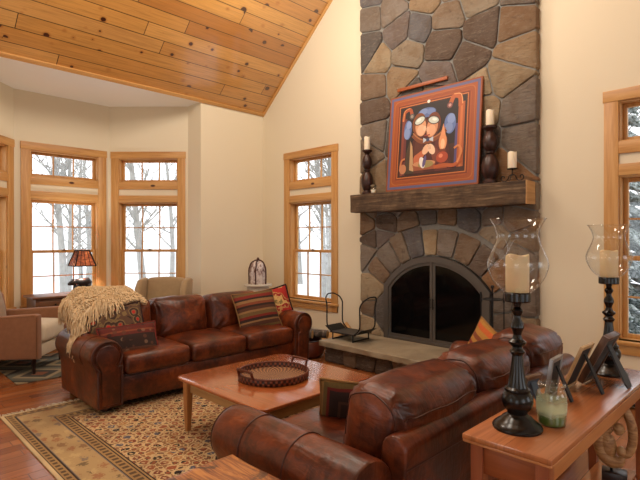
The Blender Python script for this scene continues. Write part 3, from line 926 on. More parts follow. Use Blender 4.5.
for k in range(330):
    if k % 2:                                  # over the near end of the sofa arm
        b = r.uniform(.35,1.0); p = throw_pt(.0+r.uniform(0,.05), b)
        out = V((r.uniform(-.02,.05), -.04-r.uniform(0,.03), 0)); L = r.uniform(.14,.25)
    else:                                      # down the front
        a = r.betavariate(1.0,2.2)*.62; p = throw_pt(a, 1.0 - r.uniform(0,.15))
        out = V((.03+r.uniform(0,.06), r.uniform(-.06,.04), 0)); L = r.uniform(.13,.26)*(1-.5*sm(.3,.6,a))
    pts = [p-O]
    for q in range(1,6):
        tt = q/5
        pts.append(p-O + out*min(1,tt*1.8) + V((.012*NZ.noise(V((k,tt*3,0))), .012*NZ.noise(V((k,tt*3,7))), -L*tt**1.25 + .012*sin(pi*min(1,tt*2)))))
    # let strands rest on the arm roll instead of passing through it
    for q in pts:
        wy = q.y+O.y; wz = q.z+O.z
        cy, cz, rr = 2.77-1.245+.105, .492+RUGZ, .156
        dy, dz = wy-cy, wz-cz
        d = math.hypot(dy, dz)
        if d < rr and q.x+O.x < -4.2: q.y = cy + dy/d*rr - O.y; q.z = cz + dz/d*rr - O.z
    g.tube(pts, [.0055,.006,.0055,.005,.004,.003], 4, cap=False)
tag(g.obj('fringe', m_wool, thr, smooth=180), kind='stuff')
# ------------------------------------------------------------------ rugs
def rug_mat():
    t = MT('oriental_rug', .95)
    x, y, z = t.xyz()
    HXr, HYr = 1.62, 1.41
    ex, ey = t.m('SUBTRACT', HXr, t.m('ABSOLUTE', x)), t.m('SUBTRACT', HYr, t.m('ABSOLUTE', y))
    e = t.m('MINIMUM', ex, ey)
    isx = t.m('LESS_THAN', ex, ey)                       # runs along y where the edge is the x edge
    al = t.m('ADD', t.m('MULTIPLY', isx, y), t.m('MULTIPLY', t.m('SUBTRACT', 1.0, isx), x))
    tan, cream, dark, rust, blue, gold = hx(176,146,98), hx(214,192,150), hx(46,34,30), hx(156,88,56), hx(92,90,104), hx(150,120,74)
    base = t.ramp(t.m('MULTIPLY', e, 1/.5), [(0,cream),(.05,dark),(.062,hx(170,138,90)),(.165,dark),(.19,hx(120,112,110)),(.2,hx(186,158,112)),(.63,hx(120,112,110)),(.645,dark),(.66,hx(170,138,90)),(.80,dark),(.82,tan),(.84,dark),(.86,tan)], 'CONSTANT')
    # guard bands: rows of little dark squares
    sq = t.m('MULTIPLY', t.step(t.m('ABSOLUTE', t.m('SUBTRACT', t.m('FRACT', t.m('DIVIDE', al, .055)), .5)), .30, .26), 1.0)
    inb = lambda a, b: t.m('MULTIPLY', t.m('GREATER_THAN', e, a), t.m('LESS_THAN', e, b))
    g1 = t.m('MULTIPLY', sq, t.m('ADD', inb(.042,.072), inb(.345,.388)))
    c = t.mix(t.m('MULTIPLY', g1, .85), base, hx(72,52,40))
    # main border: scattered motifs
    vv = t.vec(al, e, 0.0)
    v = t.vor(t.map((9,11,1), vv), 1, rand=.5)
    n = t.m('MULTIPLY', t.m('SUBTRACT', t.noise(t.map((46,46,1), vv), 1, 3), .5), 1.1)
    k = t.step(t.m('ADD', v.outputs['Distance'], n), .40, .30)
    mc = t.ramp(t.white(v.outputs['Position']), [(0,dark),(.2,rust),(.4,blue),(.62,hx(120,76,52)),(.8,hx(206,180,130))], 'CONSTANT')
    c = t.mix(t.m('MULTIPLY', t.m('MULTIPLY', k, inb(.105,.31)), .6), c, mc)
    # field: a lattice of cream flowers with rust and dark hearts
    P = .098
    def cell(u, o): return t.m('SUBTRACT', t.m('FRACT', t.m('ADD', t.m('DIVIDE', u, P), o)), .5)
    wob = t.m('MULTIPLY', t.m('SUBTRACT', t.noise(t.co(), 34, 3), .5), .75)
    def dist(o):
        a, b = cell(x, o), cell(y, o)
        return t.m('SQRT', t.m('ADD', t.m('MULTIPLY', a, a), t.m('MULTIPLY', b, b)))
    d1, d2 = t.m('ADD', dist(0), wob), t.m('ADD', dist(.5), wob)
    v2 = t.vor(t.co(), 1/P*1.25, rand=.6)
    hue = t.ramp(t.white(v2.outputs['Position']), [(0,rust),(.35,hx(126,64,44)),(.55,dark),(.72,hx(178,128,80)),(.88,blue)], 'CONSTANT')
    f = t.mix(t.step(d1, .46, .42), hx(150,108,72), hx(212,186,140))
    f = t.mix(t.step(d1, .31, .26), f, hue)
    f = t.mix(t.step(d1, .07, .05), f, hx(206,178,132))
    f = t.mix(t.step(d2, .34, .30), f, hx(210,180,132))
    f = t.mix(t.step(d2, .21, .17), f, hx(84,62,48))
    f = t.mix(t.step(d2, .11, .08), f, rust)
    c = t.mix(t.m('GREATER_THAN', e, .432), c, f)
    c = t.mix(t.m('MULTIPLY', t.step(t.noise(t.co(), 2.2, 3), .4, .7), .3), c, hx(96,66,44))
    t.set('Base Color', c)
    t.bump(t.noise(t.co(), 240, 2), .5, .004)
    return t.mat, HXr, HYr
m_rug, RX, RY = rug_mat()
rug = thing('oriental_rug', 'tan and rust oriental rug with cream fringe under the coffee table', 'rug', (-4.79+RX,.975+RY,0))
G().bbox((-RX,-RY,0),(RX,RY,.012),.004).obj('pile', m_rug, rug)
m_fringe = flat('cotton_fringe', (206,194,170), .95)
r = random.Random(2)
for s in (-1,1):
    g = G()
    for k in range(330):
        y = -RY + 2*RY*(k+.5)/330; a = r.uniform(-.02,.02); L = r.uniform(.05,.085)
        g.tube([(s*(RX-.004),y,.007),(s*(RX+L*.5),y+a*.4,.006),(s*(RX+L),y+a,.0035)], [.0035,.003,.0015], 4, cap=False)
    tag(g.obj('fringe', m_fringe, rug), kind='stuff')
def small_rug_mat():
    t = MT('geometric_rug', .95)
    x, y, z = t.xyz()
    d = t.m('ADD', t.m('ABSOLUTE', t.m('SUBTRACT', t.m('FRACT', t.m('DIVIDE', x, .66)), .5)), t.m('ABSOLUTE', t.m('SUBTRACT', t.m('FRACT', t.m('DIVIDE', y, .66)), .5)))
    c = t.ramp(d, [(0,hx(120,76,54)),(.14,hx(62,60,56)),(.3,hx(142,128,102)),(.42,hx(92,92,80)),(.6,hx(58,54,48)),(.72,hx(140,126,98)),(.86,hx(78,78,70))], 'CONSTANT')
    t.set('Base Color', c); t.bump(t.noise(t.co(), 240, 2), .4, .004)
    return t.mat
tag(G().bbox((-.62,-.62,0),(.62,.62,.010),.004).obj('area_rug', small_rug_mat(), None, loc=(-6.37,1.94,0)), 'small grey and black geometric rug under the tan armchair', 'rug')

# ------------------------------------------------------------------ coffee table
CH = ((132,62,30),(168,86,44),(190,106,58))
def boards(name, across, along):
    return planks(name, across, along, .15, 9, [(176,96,48),(188,108,56),(166,88,42),(196,116,62)], .22, gap=.004, coat=.9, bumpy=.02)
m_ctop = boards('cherry_board_top', 1, 0)
m_apron = wood('pale_maple', (150,112,66), (178,138,88), (192,152,100), 0, .4)
m_apron_y = wood('pale_maple_side', (150,112,66), (178,138,88), (192,152,100), 1, .4)
m_leg = wood('honey_leg_wood', (150,96,50), (180,122,68), (194,138,82), 2, .35)
ct = thing('coffee_table', 'square cherry coffee table with rounded corners on the oriental rug between two leather sofas', 'coffee table', (-2.93,2.42,.012))
G().prism(rrect(-.55,-.55,.55,.55,.07), .402, .425, bev=.007).obj('table_top', m_ctop, ct)
for s in (-1,1):
    G().bbox((-.46,s*.46-.011,.30),(.46,s*.46+.011,.4015),.003).obj('apron', m_apron, ct)
    G().bbox((s*.46-.011,-.46,.30),(s*.46+.011,.46,.4015),.003).obj('apron', m_apron_y, ct)
    for q in (-1,1):
        g = G()
        rings = [(.018,0),(.024,.12),(.029,.26),(.03,.4015)]
        vs, fs = [], []
        for h, z in rings:
            for a, b in rrect(-h,-h,h,h,h*.35,3): vs.append((s*.475+a, q*.475+b, z))
        n = len(vs)//4
        for j in range(3):
            for i in range(n): fs.append((j*n+i, j*n+(i+1)%n, (j+1)*n+(i+1)%n, (j+1)*n+i))
        fs += [tuple(range(n))[::-1], tuple(range(3*n,4*n))]
        g.add(vs, fs).obj('leg', m_leg, ct)

# wicker tray
t = MT('woven_wicker', .5)
x, y, z = t.xyz(); rad = t.m('SQRT', t.m('ADD', t.m('MULTIPLY', x, x), t.m('MULTIPLY', y, y))); ang = t.m('ARCTAN2', y, x)
w1 = t.m('SINE', t.m('MULTIPLY', rad, 190)); w2 = t.m('SINE', t.m('ADD', t.m('MULTIPLY', ang, 36), t.m('MULTIPLY', t.m('FLOOR', t.m('MULTIPLY', rad, 30.2)), pi)))
wv = t.m('MULTIPLY', w1, w2)
t.set('Base Color', t.mix(t.step(wv, -.4, .6), hx(62,32,22), hx(190,140,98))); t.bump(wv, .6, .004); m_wick = t.mat
t = MT('braided_wicker', .45); x, y, z = t.xyz()
wv = t.m('MULTIPLY', t.m('SINE', t.m('MULTIPLY', t.m('ARCTAN2', y, x), 44)), t.m('SINE', t.m('MULTIPLY', z, 130)))
t.set('Base Color', t.mix(t.step(wv, -.3, .5), hx(46,18,12), hx(134,72,46))); t.bump(wv, .6, .004); m_braid = t.mat
m_reed = wood('dark_reed', (58,24,16), (92,42,26), (120,60,38), 0, .35)
tray = thing('wicker_tray', 'round dark wicker tray with two handles on the coffee table', 'tray', (-2.91,2.40,.4375))
G().lathe([(0,0),(.262,0),(.262,.012),(0,.012)], 64, close=False).obj('base', m_wick, tray, smooth=30)
G().lathe([(.262,.0),(.272,.006),(.276,.045),(.27,.052),(.262,.046),(.260,.012)], 96, close=False).obj('woven_rim', m_braid, tray, smooth=60)
G().tube([(.269*cos(2*pi*k/64), .269*sin(2*pi*k/64), .05) for k in range(64)], .009, 8, closed=True).obj('rim_braid', m_reed, tray)
for s in (-1,1):
    pts = smooth_path([(-.085,s*.262,.048),(-.082,s*.274,.085),(-.075,s*.278,.098),(.075,s*.278,.098),(.082,s*.274,.085),(.085,s*.262,.048)], 5)
    G().tube(pts, .010, 8).obj('handle', m_reed, tray)

# ------------------------------------------------------------------ console table
m_con = planks('cherry_console_top', 0, 1, .17, 7, [(182,112,66),(190,120,72),(174,104,60)], .24, gap=.004, coat=.35, bumpy=.02)
m_cy = wood('cherry_grain_long', (140,80,44), (168,100,56), (186,118,68), 1, .35, coat=.2)
m_cx = wood('cherry_grain_short', (130,68,36), (154,84,46), (172,100,56), 0, .35, coat=.2)
m_cz = wood('cherry_grain_upright', (122,62,34), (150,80,44), (170,98,56), 2, .35, coat=.2)
m_cedge = wood('cherry_edge_and_lit_side', (168,104,58), (190,124,70), (204,140,84), 1, .35, coat=.2)
X0, X1, Y0, Y1 = -.94, -.605, 1.72, 3.27
con = thing('console_table', 'long narrow cherry console table with a lower shelf behind a leather sofa', 'console table', ((X0+X1)/2,(Y0+Y1)/2,0))
hx_, hy_ = (X1-X0)/2, (Y1-Y0)/2
G().bbox((-hx_,-hy_,.728),(hx_,hy_,.75),.004).obj('table_top', m_con, con)
G().bbox((-hx_+.001,-hy_+.001,.718),(hx_-.001,hy_-.001,.7285),.004).obj('top_edge', m_cedge, con)
lx, ly = hx_-.045, hy_-.055
for s in (-1,1):
    G().bbox((s*lx-.010,-ly,.625),(s*lx+.010,ly,.718),.002).obj('apron', m_cedge if s > 0 else m_cy, con)  # brightly lit long side: its light is put into a paler apron colour
    G().bbox((-lx,s*ly-.010,.60),(lx,s*ly+.010,.718),.002).obj('apron', m_cx, con)
    for q in (-1,1):
        g = G(); vs, fs = [], []
        for h, z in ((.018,0),(.0235,.35),(.0245,.7178)):
            vs += [(s*lx+a*h, q*ly+b*h, z) for a, b in ((-1,-1),(1,-1),(1,1),(-1,1))]
        for j in range(2):
            for i in range(4): fs.append((j*4+i, j*4+(i+1)%4, j*4+4+(i+1)%4, j*4+4+i))
        fs += [(3,2,1,0),(8,9,10,11)]
        g.add(vs, fs).obj('leg', m_cz, con, smooth=0)
G().bbox((-lx+.02,-ly-.03,.155),(lx-.02,ly+.03,.175),.003).obj('shelf', m_con, con)

# rough burl side table in the foreground
t = MT('burl_wood', .38)
n1 = t.noise(t.map((3,26,8), rot=(0,0,.5)), 1, 5, .65, 2.2); n2 = t.noise(t.co(), 9, 4, .6, 1)
c = t.ramp(n1, [(.32, hx(62,28,12)), (.46, hx(150,84,36)), (.6, hx(196,128,60)), (.75, hx(214,152,84))])
t.set('Base Color', t.mix(t.m('MULTIPLY', t.step(n2, .52, .66), .8), c, hx(58,28,14))); t.set('Coat Weight', .4); t.bump(n1, .25, .006); m_burl = t.mat
bt = thing('burl_side_table', 'low side table with a figured burl wood top at the near arm of a sofa', 'side table', (-1.47,.91,0))
def live(w):
    e = max(abs(w.x)/.33, abs(w.y)/.34)
    k = sm(.9,1,e)
    return w + V((.012*k*NZ.noise(V((w.x*7,w.y*7,1))), .012*k*NZ.noise(V((w.x*7,w.y*7,5))), 0))
G().puff((.33,.34,.025), .008, (24,24,2), 2, fn=live).obj('table_top', m_burl, bt, smooth=40, loc=(0,0,.525))
for s in (-1,1):
    for q in (-1,1):
        G().tube([(s*.26,q*.27,.0125 if s < 0 < q else 0),(s*.262,q*.27,.25),(s*.255,q*.265,.5005)], [.034,.03,.036], 10).obj('leg', m_burl, bt)

# ------------------------------------------------------------------ armchair on the left
m_suede = fabric('tan_suede', (126,84,56), (152,106,74), 400, .85, .1)
m_creamf = fabric('cream_upholstery', (200,188,164), (216,204,182), 350)
m_greyf = fabric('taupe_cotton', (142,122,104), (164,144,124), 350)
ac = thing('armchair', 'tan suede armchair with cream seat cushion at the edge of the bay', 'armchair', (-6.54,1.50,.0108), R(140))
w2 = .39
for s in (-1,1):
    x0, x1 = sorted((s*w2, s*(w2-.11)))
    P = [(-.42,.17),(.40,.17),(.42,.60),(.40,.62),(-.38,.665),(-.415,.65)]
    a = G().prism([(p[0],p[1]) for p in P], x0, x1, axis='x', bev=.02).obj('arm', m_suede, ac)
    g = G()
    for k in range(20): g.ball((s*(w2-.0), -.41+.0*k, .19+.023*k), .006, 6)
    for k in range(30): g.ball((s*(w2-.0), -.38+.026*k, .648-.0015*k), .006, 6)
    tag(g.obj('nail_trim', flat('antique_nail', (88,60,40), .4, Metallic=.6), a), kind='stuff')
G().bbox((-w2+.11,-.40,.17),(w2-.11,.40,.32),.02).obj('seat_base', m_creamf, ac)
G().puff((w2-.115,.36,.105), .06, (8,8,3), 4, fn=lambda w: V((w.x, w.y, w.z+(.03*(1-(w.x/.28)**2)*(1-(w.y/.36)**2) if w.z>0 else 0)))).obj('seat_cushion', m_creamf, ac, smooth=180, loc=(0,-.075,.425))
G().puff((w2-.02,.09,.30), .07, (8,3,8), 4).obj('backrest', m_suede, ac, smooth=180, loc=(0,.36,.56), rot=(R(-10),0,0))
for s in (-1,1):
    for y in (-.35,.35):
        G().tube([(s*.33,y,.0),(s*.335,y,.175)], [.018,.028], 4).obj('leg', m_darkfoot, ac, smooth=0)
pillow('taupe grey pillow on the tan armchair', m_greyf, .46,.44,.16, (-6.72,1.29,.74), (R(-14),0,R(140)), 21, m_greyf, .004)

# wing chair behind the sofa
m_olive = fabric('olive_tan_upholstery', (156,132,98), (176,152,116), 350)
wc = thing('wing_chair', 'olive tan wing chair in the bay behind the leather sofa', 'armchair', (-6.36,3.19,0), R(44))
G().puff((.29,.075,.34), .06, (8,3,8), 4, fn=lambda w: V((w.x, w.y-.03*(1-(w.x/.29)**2), w.z-.02*(w.x/.29)**2*(w.z>0)))).obj('backrest', m_olive, wc, smooth=180, loc=(0,.30,.625), rot=(R(-8),0,0))
for s in (-1,1):
    P = [(-.02,.5),(.36,.45),(.40,.93),(.30,.955),(.12,.93),(.02,.82)]
    G().prism([p for p in P], *(sorted((s*.275, s*.365))), axis='x', bev=.03).obj('wing', m_olive, wc)
    P = [(-.36,.16),(.36,.16),(.36,.58),(-.30,.60),(-.36,.57)]
    G().prism(P, *(sorted((s*.25, s*.37))), axis='x', bev=.035).obj('arm', m_olive, wc)
    for y in (-.30,.31): G().tube([(s*.30,y,0),(s*.30,y,.18)], [.017,.027], 4).obj('leg', m_darkfoot, wc, smooth=0)
G().bbox((-.25,-.36,.16),(.25,.36,.30),.02).obj('seat_base', m_olive, wc)
G().puff((.245,.31,.085), .05, (6,6,2), 4).obj('seat_cushion', m_olive, wc, smooth=180, loc=(0,-.06,.385))

# lamp table by the bay window
m_oldwood = wood('old_brown_wood', (66,40,26), (98,62,38), (124,84,54), 1, .45)
lt = thing('lamp_table', 'brown wooden side table with a drawer below the centre bay window', 'side table', (-7.30,2.29,0))
G().bbox((-.24,-.49,.72),(.24,.49,.75),.006).obj('table_top', m_oldwood, lt)
G().bbox((-.21,-.45,.57),(.21,.45,.72),.003).obj('case', m_oldwood, lt)
for q in (-1,1):
    d = G().bbox((.205,q*.215-.19,.59),(.222,q*.215+.19,.69),.004).obj('drawer', m_oldwood, lt)
    G().ball((.232,q*.215,.64),.013,8).obj('knob', m_black, d)
    for s in (-1,1): G().tube([(s*.19,q*.43,0),(s*.195,q*.43,.575)], [.016,.028], 4).obj('leg', m_oldwood, lt, smooth=0)
G().bbox((-.19,-.42,.16),(.19,.42,.18),.004).obj('shelf', m_oldwood, lt)

# white plant stand in the corner
m_whitep = flat('white_paint', (206,200,186), .5)
ws = thing('plant_stand', 'small white round stand in the corner behind the leather sofa', 'stand', (-5.90,4.56,0))
G().lathe([(0,.80),(.205,.80),(.215,.808),(.215,.822),(.205,.83),(0,.83)], 40, close=False).obj('table_top', m_whitep, ws)
G().lathe([(.15,.74),(.165,.74),(.165,.80),(.15,.80),(.15,.74)], 32, close=False).obj('apron', m_whitep, ws)
for k in range(4):
    a = pi/4 + k*pi/2
    G().tube([(.19*cos(a),.19*sin(a),0),(.165*cos(a),.165*sin(a),.4),(.15*cos(a),.15*sin(a),.80)], [.012,.016,.02], 8).obj('leg', m_whitep, ws)
G().lathe([(0,.3),(.15,.3),(.15,.315),(0,.315)], 32, close=False).obj('shelf', m_whitep, ws)
# ------------------------------------------------------------------ decor on the console
m_ebony = MT('black_turned_wood', .24, hx(12,10,9)); m_ebony.set('Specular IOR Level', .5); m_ebony = m_ebony.mat
t = MT('ivory_wax', .5, hx(232,208,162)); t.set('Subsurface Weight', .25); t.set('Subsurface Radius', (.03,.015,.006)); t.set('Subsurface Scale', .5); m_wax = t.mat
t = MT('white_wax', .5, hx(240,228,204)); t.set('Subsurface Weight', .2); t.set('Subsurface Radius', (.02,.012,.006)); t.set('Subsurface Scale', .5); m_wax2 = t.mat
m_hglass = thin_glass('clear_blown_glass', (.97,.98,.98,1), 1.0)
m_wick_ = flat('candle_wick', (30,24,20), .9)
def candle(loc, r, h, label, mat=m_wax, group=None):
    c = thing('pillar_candle', label, 'candle', loc, 0, group)
    G().lathe([(0,0),(r*.97,0),(r,.004),(r,h-.006),(r*.96,h),(r*.8,h-.002),(r*.3,h-.007),(0,h-.007)], 28, close=False,
        fn=lambda p: V((p.x, p.y, p.z + (.004*sin(3*atan2(p.y,p.x)) if p.z > h*.9 and p.length > .5*r else 0)))).obj('wax', mat, c, smooth=50)
    G().tube([(0,0,h-.008),(.001,0,h+.006)], .0014, 5).obj('wick', m_wick_, c)
    return c
def hurricane(loc, label_s, label_g, label_c):
    s = thing('candlestick', label_s, 'candlestick', loc)
    prof = [(0,0),(.094,0),(.095,.008),(.090,.016),(.078,.026),(.066,.034),(.056,.046),(.044,.052),(.038,.060),(.04,.068),(.052,.084),(.060,.106),(.059,.124),(.050,.142),(.046,.147),(.049,.152),(.049,.158),(.040,.166),(.033,.19),(.027,.225),(.022,.268),(.020,.29),(.026,.298),(.030,.306),(.021,.316),(.019,.324),(.033,.338),(.034,.345),(.020,.356),(.015,.372),(.018,.384),(.026,.402),(.024,.418),(.014,.436),(.013,.448),(.021,.462),(.022,.47),(.013,.484),(.016,.498),(.03,.505)]
    G().lathe(prof, 36, close=False).obj('stem', m_ebony, s, smooth=30)
    G().lathe([(.03,.502),(.048,.504),(.051,.508),(.051,.538),(.049,.540),(0,.540)], 36, close=False).obj('cup', m_ebony, s, smooth=30)
    x, y, z = loc
    gl = thing('hurricane_shade', label_g, 'glass shade', (x,y,z+.541))
    pr = [(0,0),(.046,0),(.056,.006),(.075,.022),(.097,.052),(.111,.085),(.1155,.108),(.112,.132),(.100,.162),(.087,.192),(.0795,.218),(.0805,.238),(.089,.262),(.101,.284),(.107,.293)]
    P = smooth_path([(a,0,b) for a,b in pr], 3)
    o = G().lathe([(p.x,p.z) for p in P], 48, close=False).obj('glass', m_hglass, gl, smooth=180)
    G().tube([(.107*cos(2*pi*k/48), .107*sin(2*pi*k/48), .293) for k in range(48)], .0018, 6, closed=True).obj('rim', m_hglass, gl)
    candle((x,y,z+.5425), .0445, .148, label_c)
hurricane((-.81,1.925,.75), 'tall black turned candlestick at the near end of the console table', 'clear hurricane glass at the near end of the console table', 'ivory pillar candle inside the near hurricane glass')
hurricane((-.775,3.07,.75), 'tall black turned candlestick at the window end of the console table', 'clear hurricane glass beside the window casing', 'ivory pillar candle inside the hurricane glass beside the window casing')

# jar candle
def jar_glass():
    m_ = thin_glass('thick_jar_glass', (.92,.95,.92,1), 1.6); nt = m_.node_tree
    t = MT.__new__(MT); t.mat = m_; t.nt = nt; t._c = {}; t.out = nt.nodes['Material Output']
    x, y, z = t.xyz()
    zz = t.m('ADD', z, t.m('MULTIPLY', t.m('SUBTRACT', t.noise(t.co(), 26, 3), .5), .05))
    f = t.m('MULTIPLY', t.m('MULTIPLY', t.step(zz, .03, .06), t.step(zz, .125, .085)), .5)
    df = t.n('BsdfDiffuse'); df.inputs[0].default_value = hx(206,212,178)
    mx = t.n('MixShader'); old = t.out.inputs[0].links[0].from_socket
    t.put(mx.inputs[0], f); t.put(mx.inputs[1], old); t.put(mx.inputs[2], df.outputs[0]); t.put(t.out.inputs[0], mx.outputs[0])
    return m_
jl = (-.728,2.062,.751)
j = thing('candle_jar', 'open clear glass jar with green candle wax on the console table', 'jar', jl)
P = smooth_path([(0,0,0),(.044,0,0),(.053,0,.006),(.056,0,.03),(.058,0,.07),(.0585,0,.11),(.054,0,.133),(.047,0,.143),(.0465,0,.15),(.053,0,.156),(.053,0,.164),(.049,0,.168)], 3)
G().lathe([(p.x,p.z) for p in P], 40, close=False).obj('glass', jar_glass(), j, smooth=180)
t = MT('green_wax', .4); x, y, z = t.xyz()
t.set('Base Color', t.ramp(t.m('ADD', z, t.m('MULTIPLY', t.m('SUBTRACT', t.noise(t.co(), 30, 2), .5), .02)), [(0,hx(84,110,44)),(.04,hx(96,122,52)),(.045,hx(186,194,150)),(.07,hx(206,208,176))]))
G().lathe([(0,.004),(.05,.005),(.0535,.02),(.055,.05),(.0555,.058),(.05,.060),(.03,.052),(0,.05)], 36, close=False).obj('wax', t.mat, j, smooth=60)

# picture frames with easel backs
m_easel = flat('black_easel_board', (30,32,36), .6)
m_blue = flat('slate_backing_board', (72,84,98), .7)
m_pic = flat('photo_print', (180,170,160), .3)
def frame(loc, rz, w, h, th, lean, mat, label, edge=.02, back=None, leg=.8, lw=.045):
    """front faces local -y; the strut opens towards +y"""
    t = thing('framed_photo', label, 'picture frame', loc, rz, 'picture frames on the console table')
    c, s = cos(lean), sin(lean)
    T = Mx.Rotation(-lean, 4, 'X')
    g = G()
    g.bbox((-w/2,0,0),(-w/2+edge,th,h),.002,T=T).bbox((w/2-edge,0,0),(w/2,th,h),.002,T=T).bbox((-w/2+edge,0,0),(w/2-edge,th,edge),.002,T=T).bbox((-w/2+edge,0,h-edge),(w/2-edge,th,h),.002,T=T)
    # lift so the tilted bottom edge stays on the table
    g.v = [(x, y, z + s*th) for x, y, z in g.v]
    g.obj('moulding', mat, t)
    g = G().box((-w/2+edge*.8,th*.35,edge*.8),(w/2-edge*.8,th*.8,h-edge*.8),T=T); g.v = [(x,y,z+s*th) for x,y,z in g.v]; g.obj('backing', back or m_easel, t, smooth=0)
    g = G().box((-w/2+edge,th*.2,edge),(w/2-edge,th*.34,h-edge),T=T); g.v = [(x,y,z+s*th) for x,y,z in g.v]; g.obj('print', m_pic, t, smooth=0)
    hz = h*leg
    top = T @ V((0, th*.85, hz)); top.z += s*th
    foot = V((0, top.y + hz*.42, .002))
    d = (top-foot); n = V((0, d.z, -d.y)).normalized()*.004
    g = G(); vs = []
    for p, k in ((foot,.7),(foot.lerp(top,.12),1),(top,.6)):
        for e in (-1,1):
            for sx in (-1,1): vs.append((sx*lw/2*k, p.y+n.y*e, max(.0005, p.z+n.z*e)))
    fs = []
    for q in (0,1):
        b = q*4
        fs += [(b,b+1,b+5,b+4),(b+2,b+6,b+7,b+3),(b,b+4,b+6,b+2),(b+1,b+3,b+7,b+5)]
    fs += [(0,2,3,1),(8,9,11,10)]
    g.add(vs, fs).obj('easel_leg', back or m_easel, t, smooth=0)
m_fr1 = wood('walnut_moulding', (70,48,34), (100,72,50), (130,98,70), 2, .4)
m_fr2 = flat('brushed_silver', (150,150,152), .35, Metallic=.7)
m_fr3 = wood('blond_moulding', (160,126,84), (186,152,106), (200,168,124), 2, .4)
m_fr4 = wood('dark_walnut_moulding', (52,34,24), (84,56,38), (110,78,54), 2, .4)
frame((-.895,2.16,.751), R(-100), .13, .17, .016, R(20), m_fr1, 'small walnut picture frame behind the candle jar', back=m_blue, lw=.06)
frame((-.86,2.40,.751), R(-88), .15, .20, .016, R(8), m_fr2, 'thin silver picture frame standing between a walnut and a blond wood frame', lw=.035)
frame((-.855,2.635,.751), R(-92), .17, .245, .014, R(22), m_fr3, 'blond wood picture frame with black easel back', lw=.035)
frame((-.84,2.845,.751), R(-92), .20, .28, .032, R(26), m_fr4, 'large dark walnut picture frame before the far candlestick', back=flat('grey_backing_board', (62,66,70), .7), lw=.08)

# sculpture and magazines on the console shelf
t = MT('carved_olive_wood', .45); n1 = t.noise(t.map((6,6,20)), 1, 4, .6, 2)
t.set('Base Color', t.ramp(n1, [(.3,hx(120,76,42)),(.5,hx(176,130,82)),(.7,hx(206,170,122))])); t.bump(n1, .1, .004); m_carve = t.mat
sc = thing('carved_sculpture', 'twisted carved wooden sculpture with rounded loops on the console shelf', 'sculpture', (-.735,3.02,.1755), R(13))
G().bbox((-.06,-.045,0),(.06,.045,.06),.004).obj('plinth', m_darkfoot, sc)
G().tube([(-.015,0,.055),(-.015,0,.10)], .007, 8).obj('pin', m_black, sc)
def limb(pts, rs):
    P = smooth_path(pts, 7); n = len(P); R_ = []
    for i in range(n):
        f = i/(n-1)*(len(rs)-1); k = min(len(rs)-2, int(f)); R_.append(rs[k]+(rs[k+1]-rs[k])*(f-k))
    return P, R_
g = G()
g.tube(*limb([(.02,.01,.40),(.065,.005,.37),(.10,0,.29),(.104,-.005,.20),(.08,-.012,.135),(.04,-.015,.125)], [.018,.028,.03,.028,.026,.02]), seg=16)
g.tube(*limb([(-.02,0,.26),(-.07,0,.215),(-.088,0,.16),(-.07,0,.105),(-.02,0,.07),(.03,0,.075),(.05,0,.10)], [.02,.034,.04,.042,.042,.034,.012]), seg=16)
g.ball((-.04,0,.145), (.055,.038,.085), 18)
g.tube(*limb([(.045,0,.37),(.0,0,.325),(-.045,0,.275),(-.06,0,.22),(-.03,-.005,.19)], [.024,.028,.032,.036,.03]), seg=16)
g.ball((.025,-.012,.265), .035, 16).ball((.04,-.02,.14), .03, 14)
g.v = [(x*.80, y*.9, .048+z*.93) for x, y, z in g.v]
g.obj('carving', m_carve, sc, smooth=180)
for i, (col, dy, rz, lab) in enumerate((((196,198,200),0,.05,'pale grey magazine lying on the console shelf under a white one'),((232,230,226),.01,-.08,'white magazine on top of a grey one on the console shelf'))):
    tag(G().bbox((-.105,-.14,0),(.105,.14,.012),.002).obj('magazine', flat('magazine_cover_%d' % i, col, .35), None, loc=(-.772,2.22+dy,.1755+i*.0125), rot=(0,0,rz)), lab, 'magazine', 'magazines on the console shelf')

# ------------------------------------------------------------------ on the mantel
MZ = 2.092
t = MT('dark_carved_wood', .38); n1 = t.noise(t.map((10,10,4)), 1, 4, .6, 1)
t.set('Base Color', t.ramp(n1, [(.35,hx(26,16,14)),(.6,hx(62,32,24)),(.75,hx(84,46,34))])); m_dcw = t.mat
def turned(loc, h, label, k=1):
    s = thing('candle_holder', label, 'candle holder', loc, 0, 'turned candle holders on the mantel')
    pr = [(0,0),(.066,0),(.068,.02),(.06,.03),(.046,.045),(.05,.055),(.068,.09),(.080,.14),(.079,.185),(.066,.235),(.044,.275),(.031,.29),(.044,.297),(.044,.308),(.031,.315),(.05,.34),(.064,.38),(.066,.42),(.056,.46),(.036,.495),(.029,.51),(.036,.525),(.062,.54),(.066,.552),(.066,.562),(0,.562)]
    G().lathe([(a*k, b*h/.562) for a, b in pr], 32, close=False).obj('turned_body', m_dcw, s, smooth=40)
turned((-3.985,4.845,MZ), .565, 'dark turned wooden candle holder left of the painting')
candle((-3.985,4.845,MZ+.567), .0375, .17, 'white candle on the dark holder left of the painting', m_wax2)
turned((-2.325,4.845,MZ), .60, 'dark turned wooden candle holder right of the painting', 1.12)
candle((-2.325,4.845,MZ+.602), .042, .165, 'white candle on the dark holder right of the painting', m_wax2)
v = thing('votive_holder', 'small glass votive at the left end of the mantel', 'votive holder', (-3.845,4.80,MZ))
G().lathe([(0,0),(.03,0),(.036,.01),(.038,.05),(.03,.075),(.028,.085),(.036,.1),(.037,.105)], 24, close=False).obj('glass', m_hglass, v, smooth=180)
G().lathe([(0,.004),(.03,.004),(.033,.045),(0,.045)], 20, close=False).obj('wax', m_wax2, v)
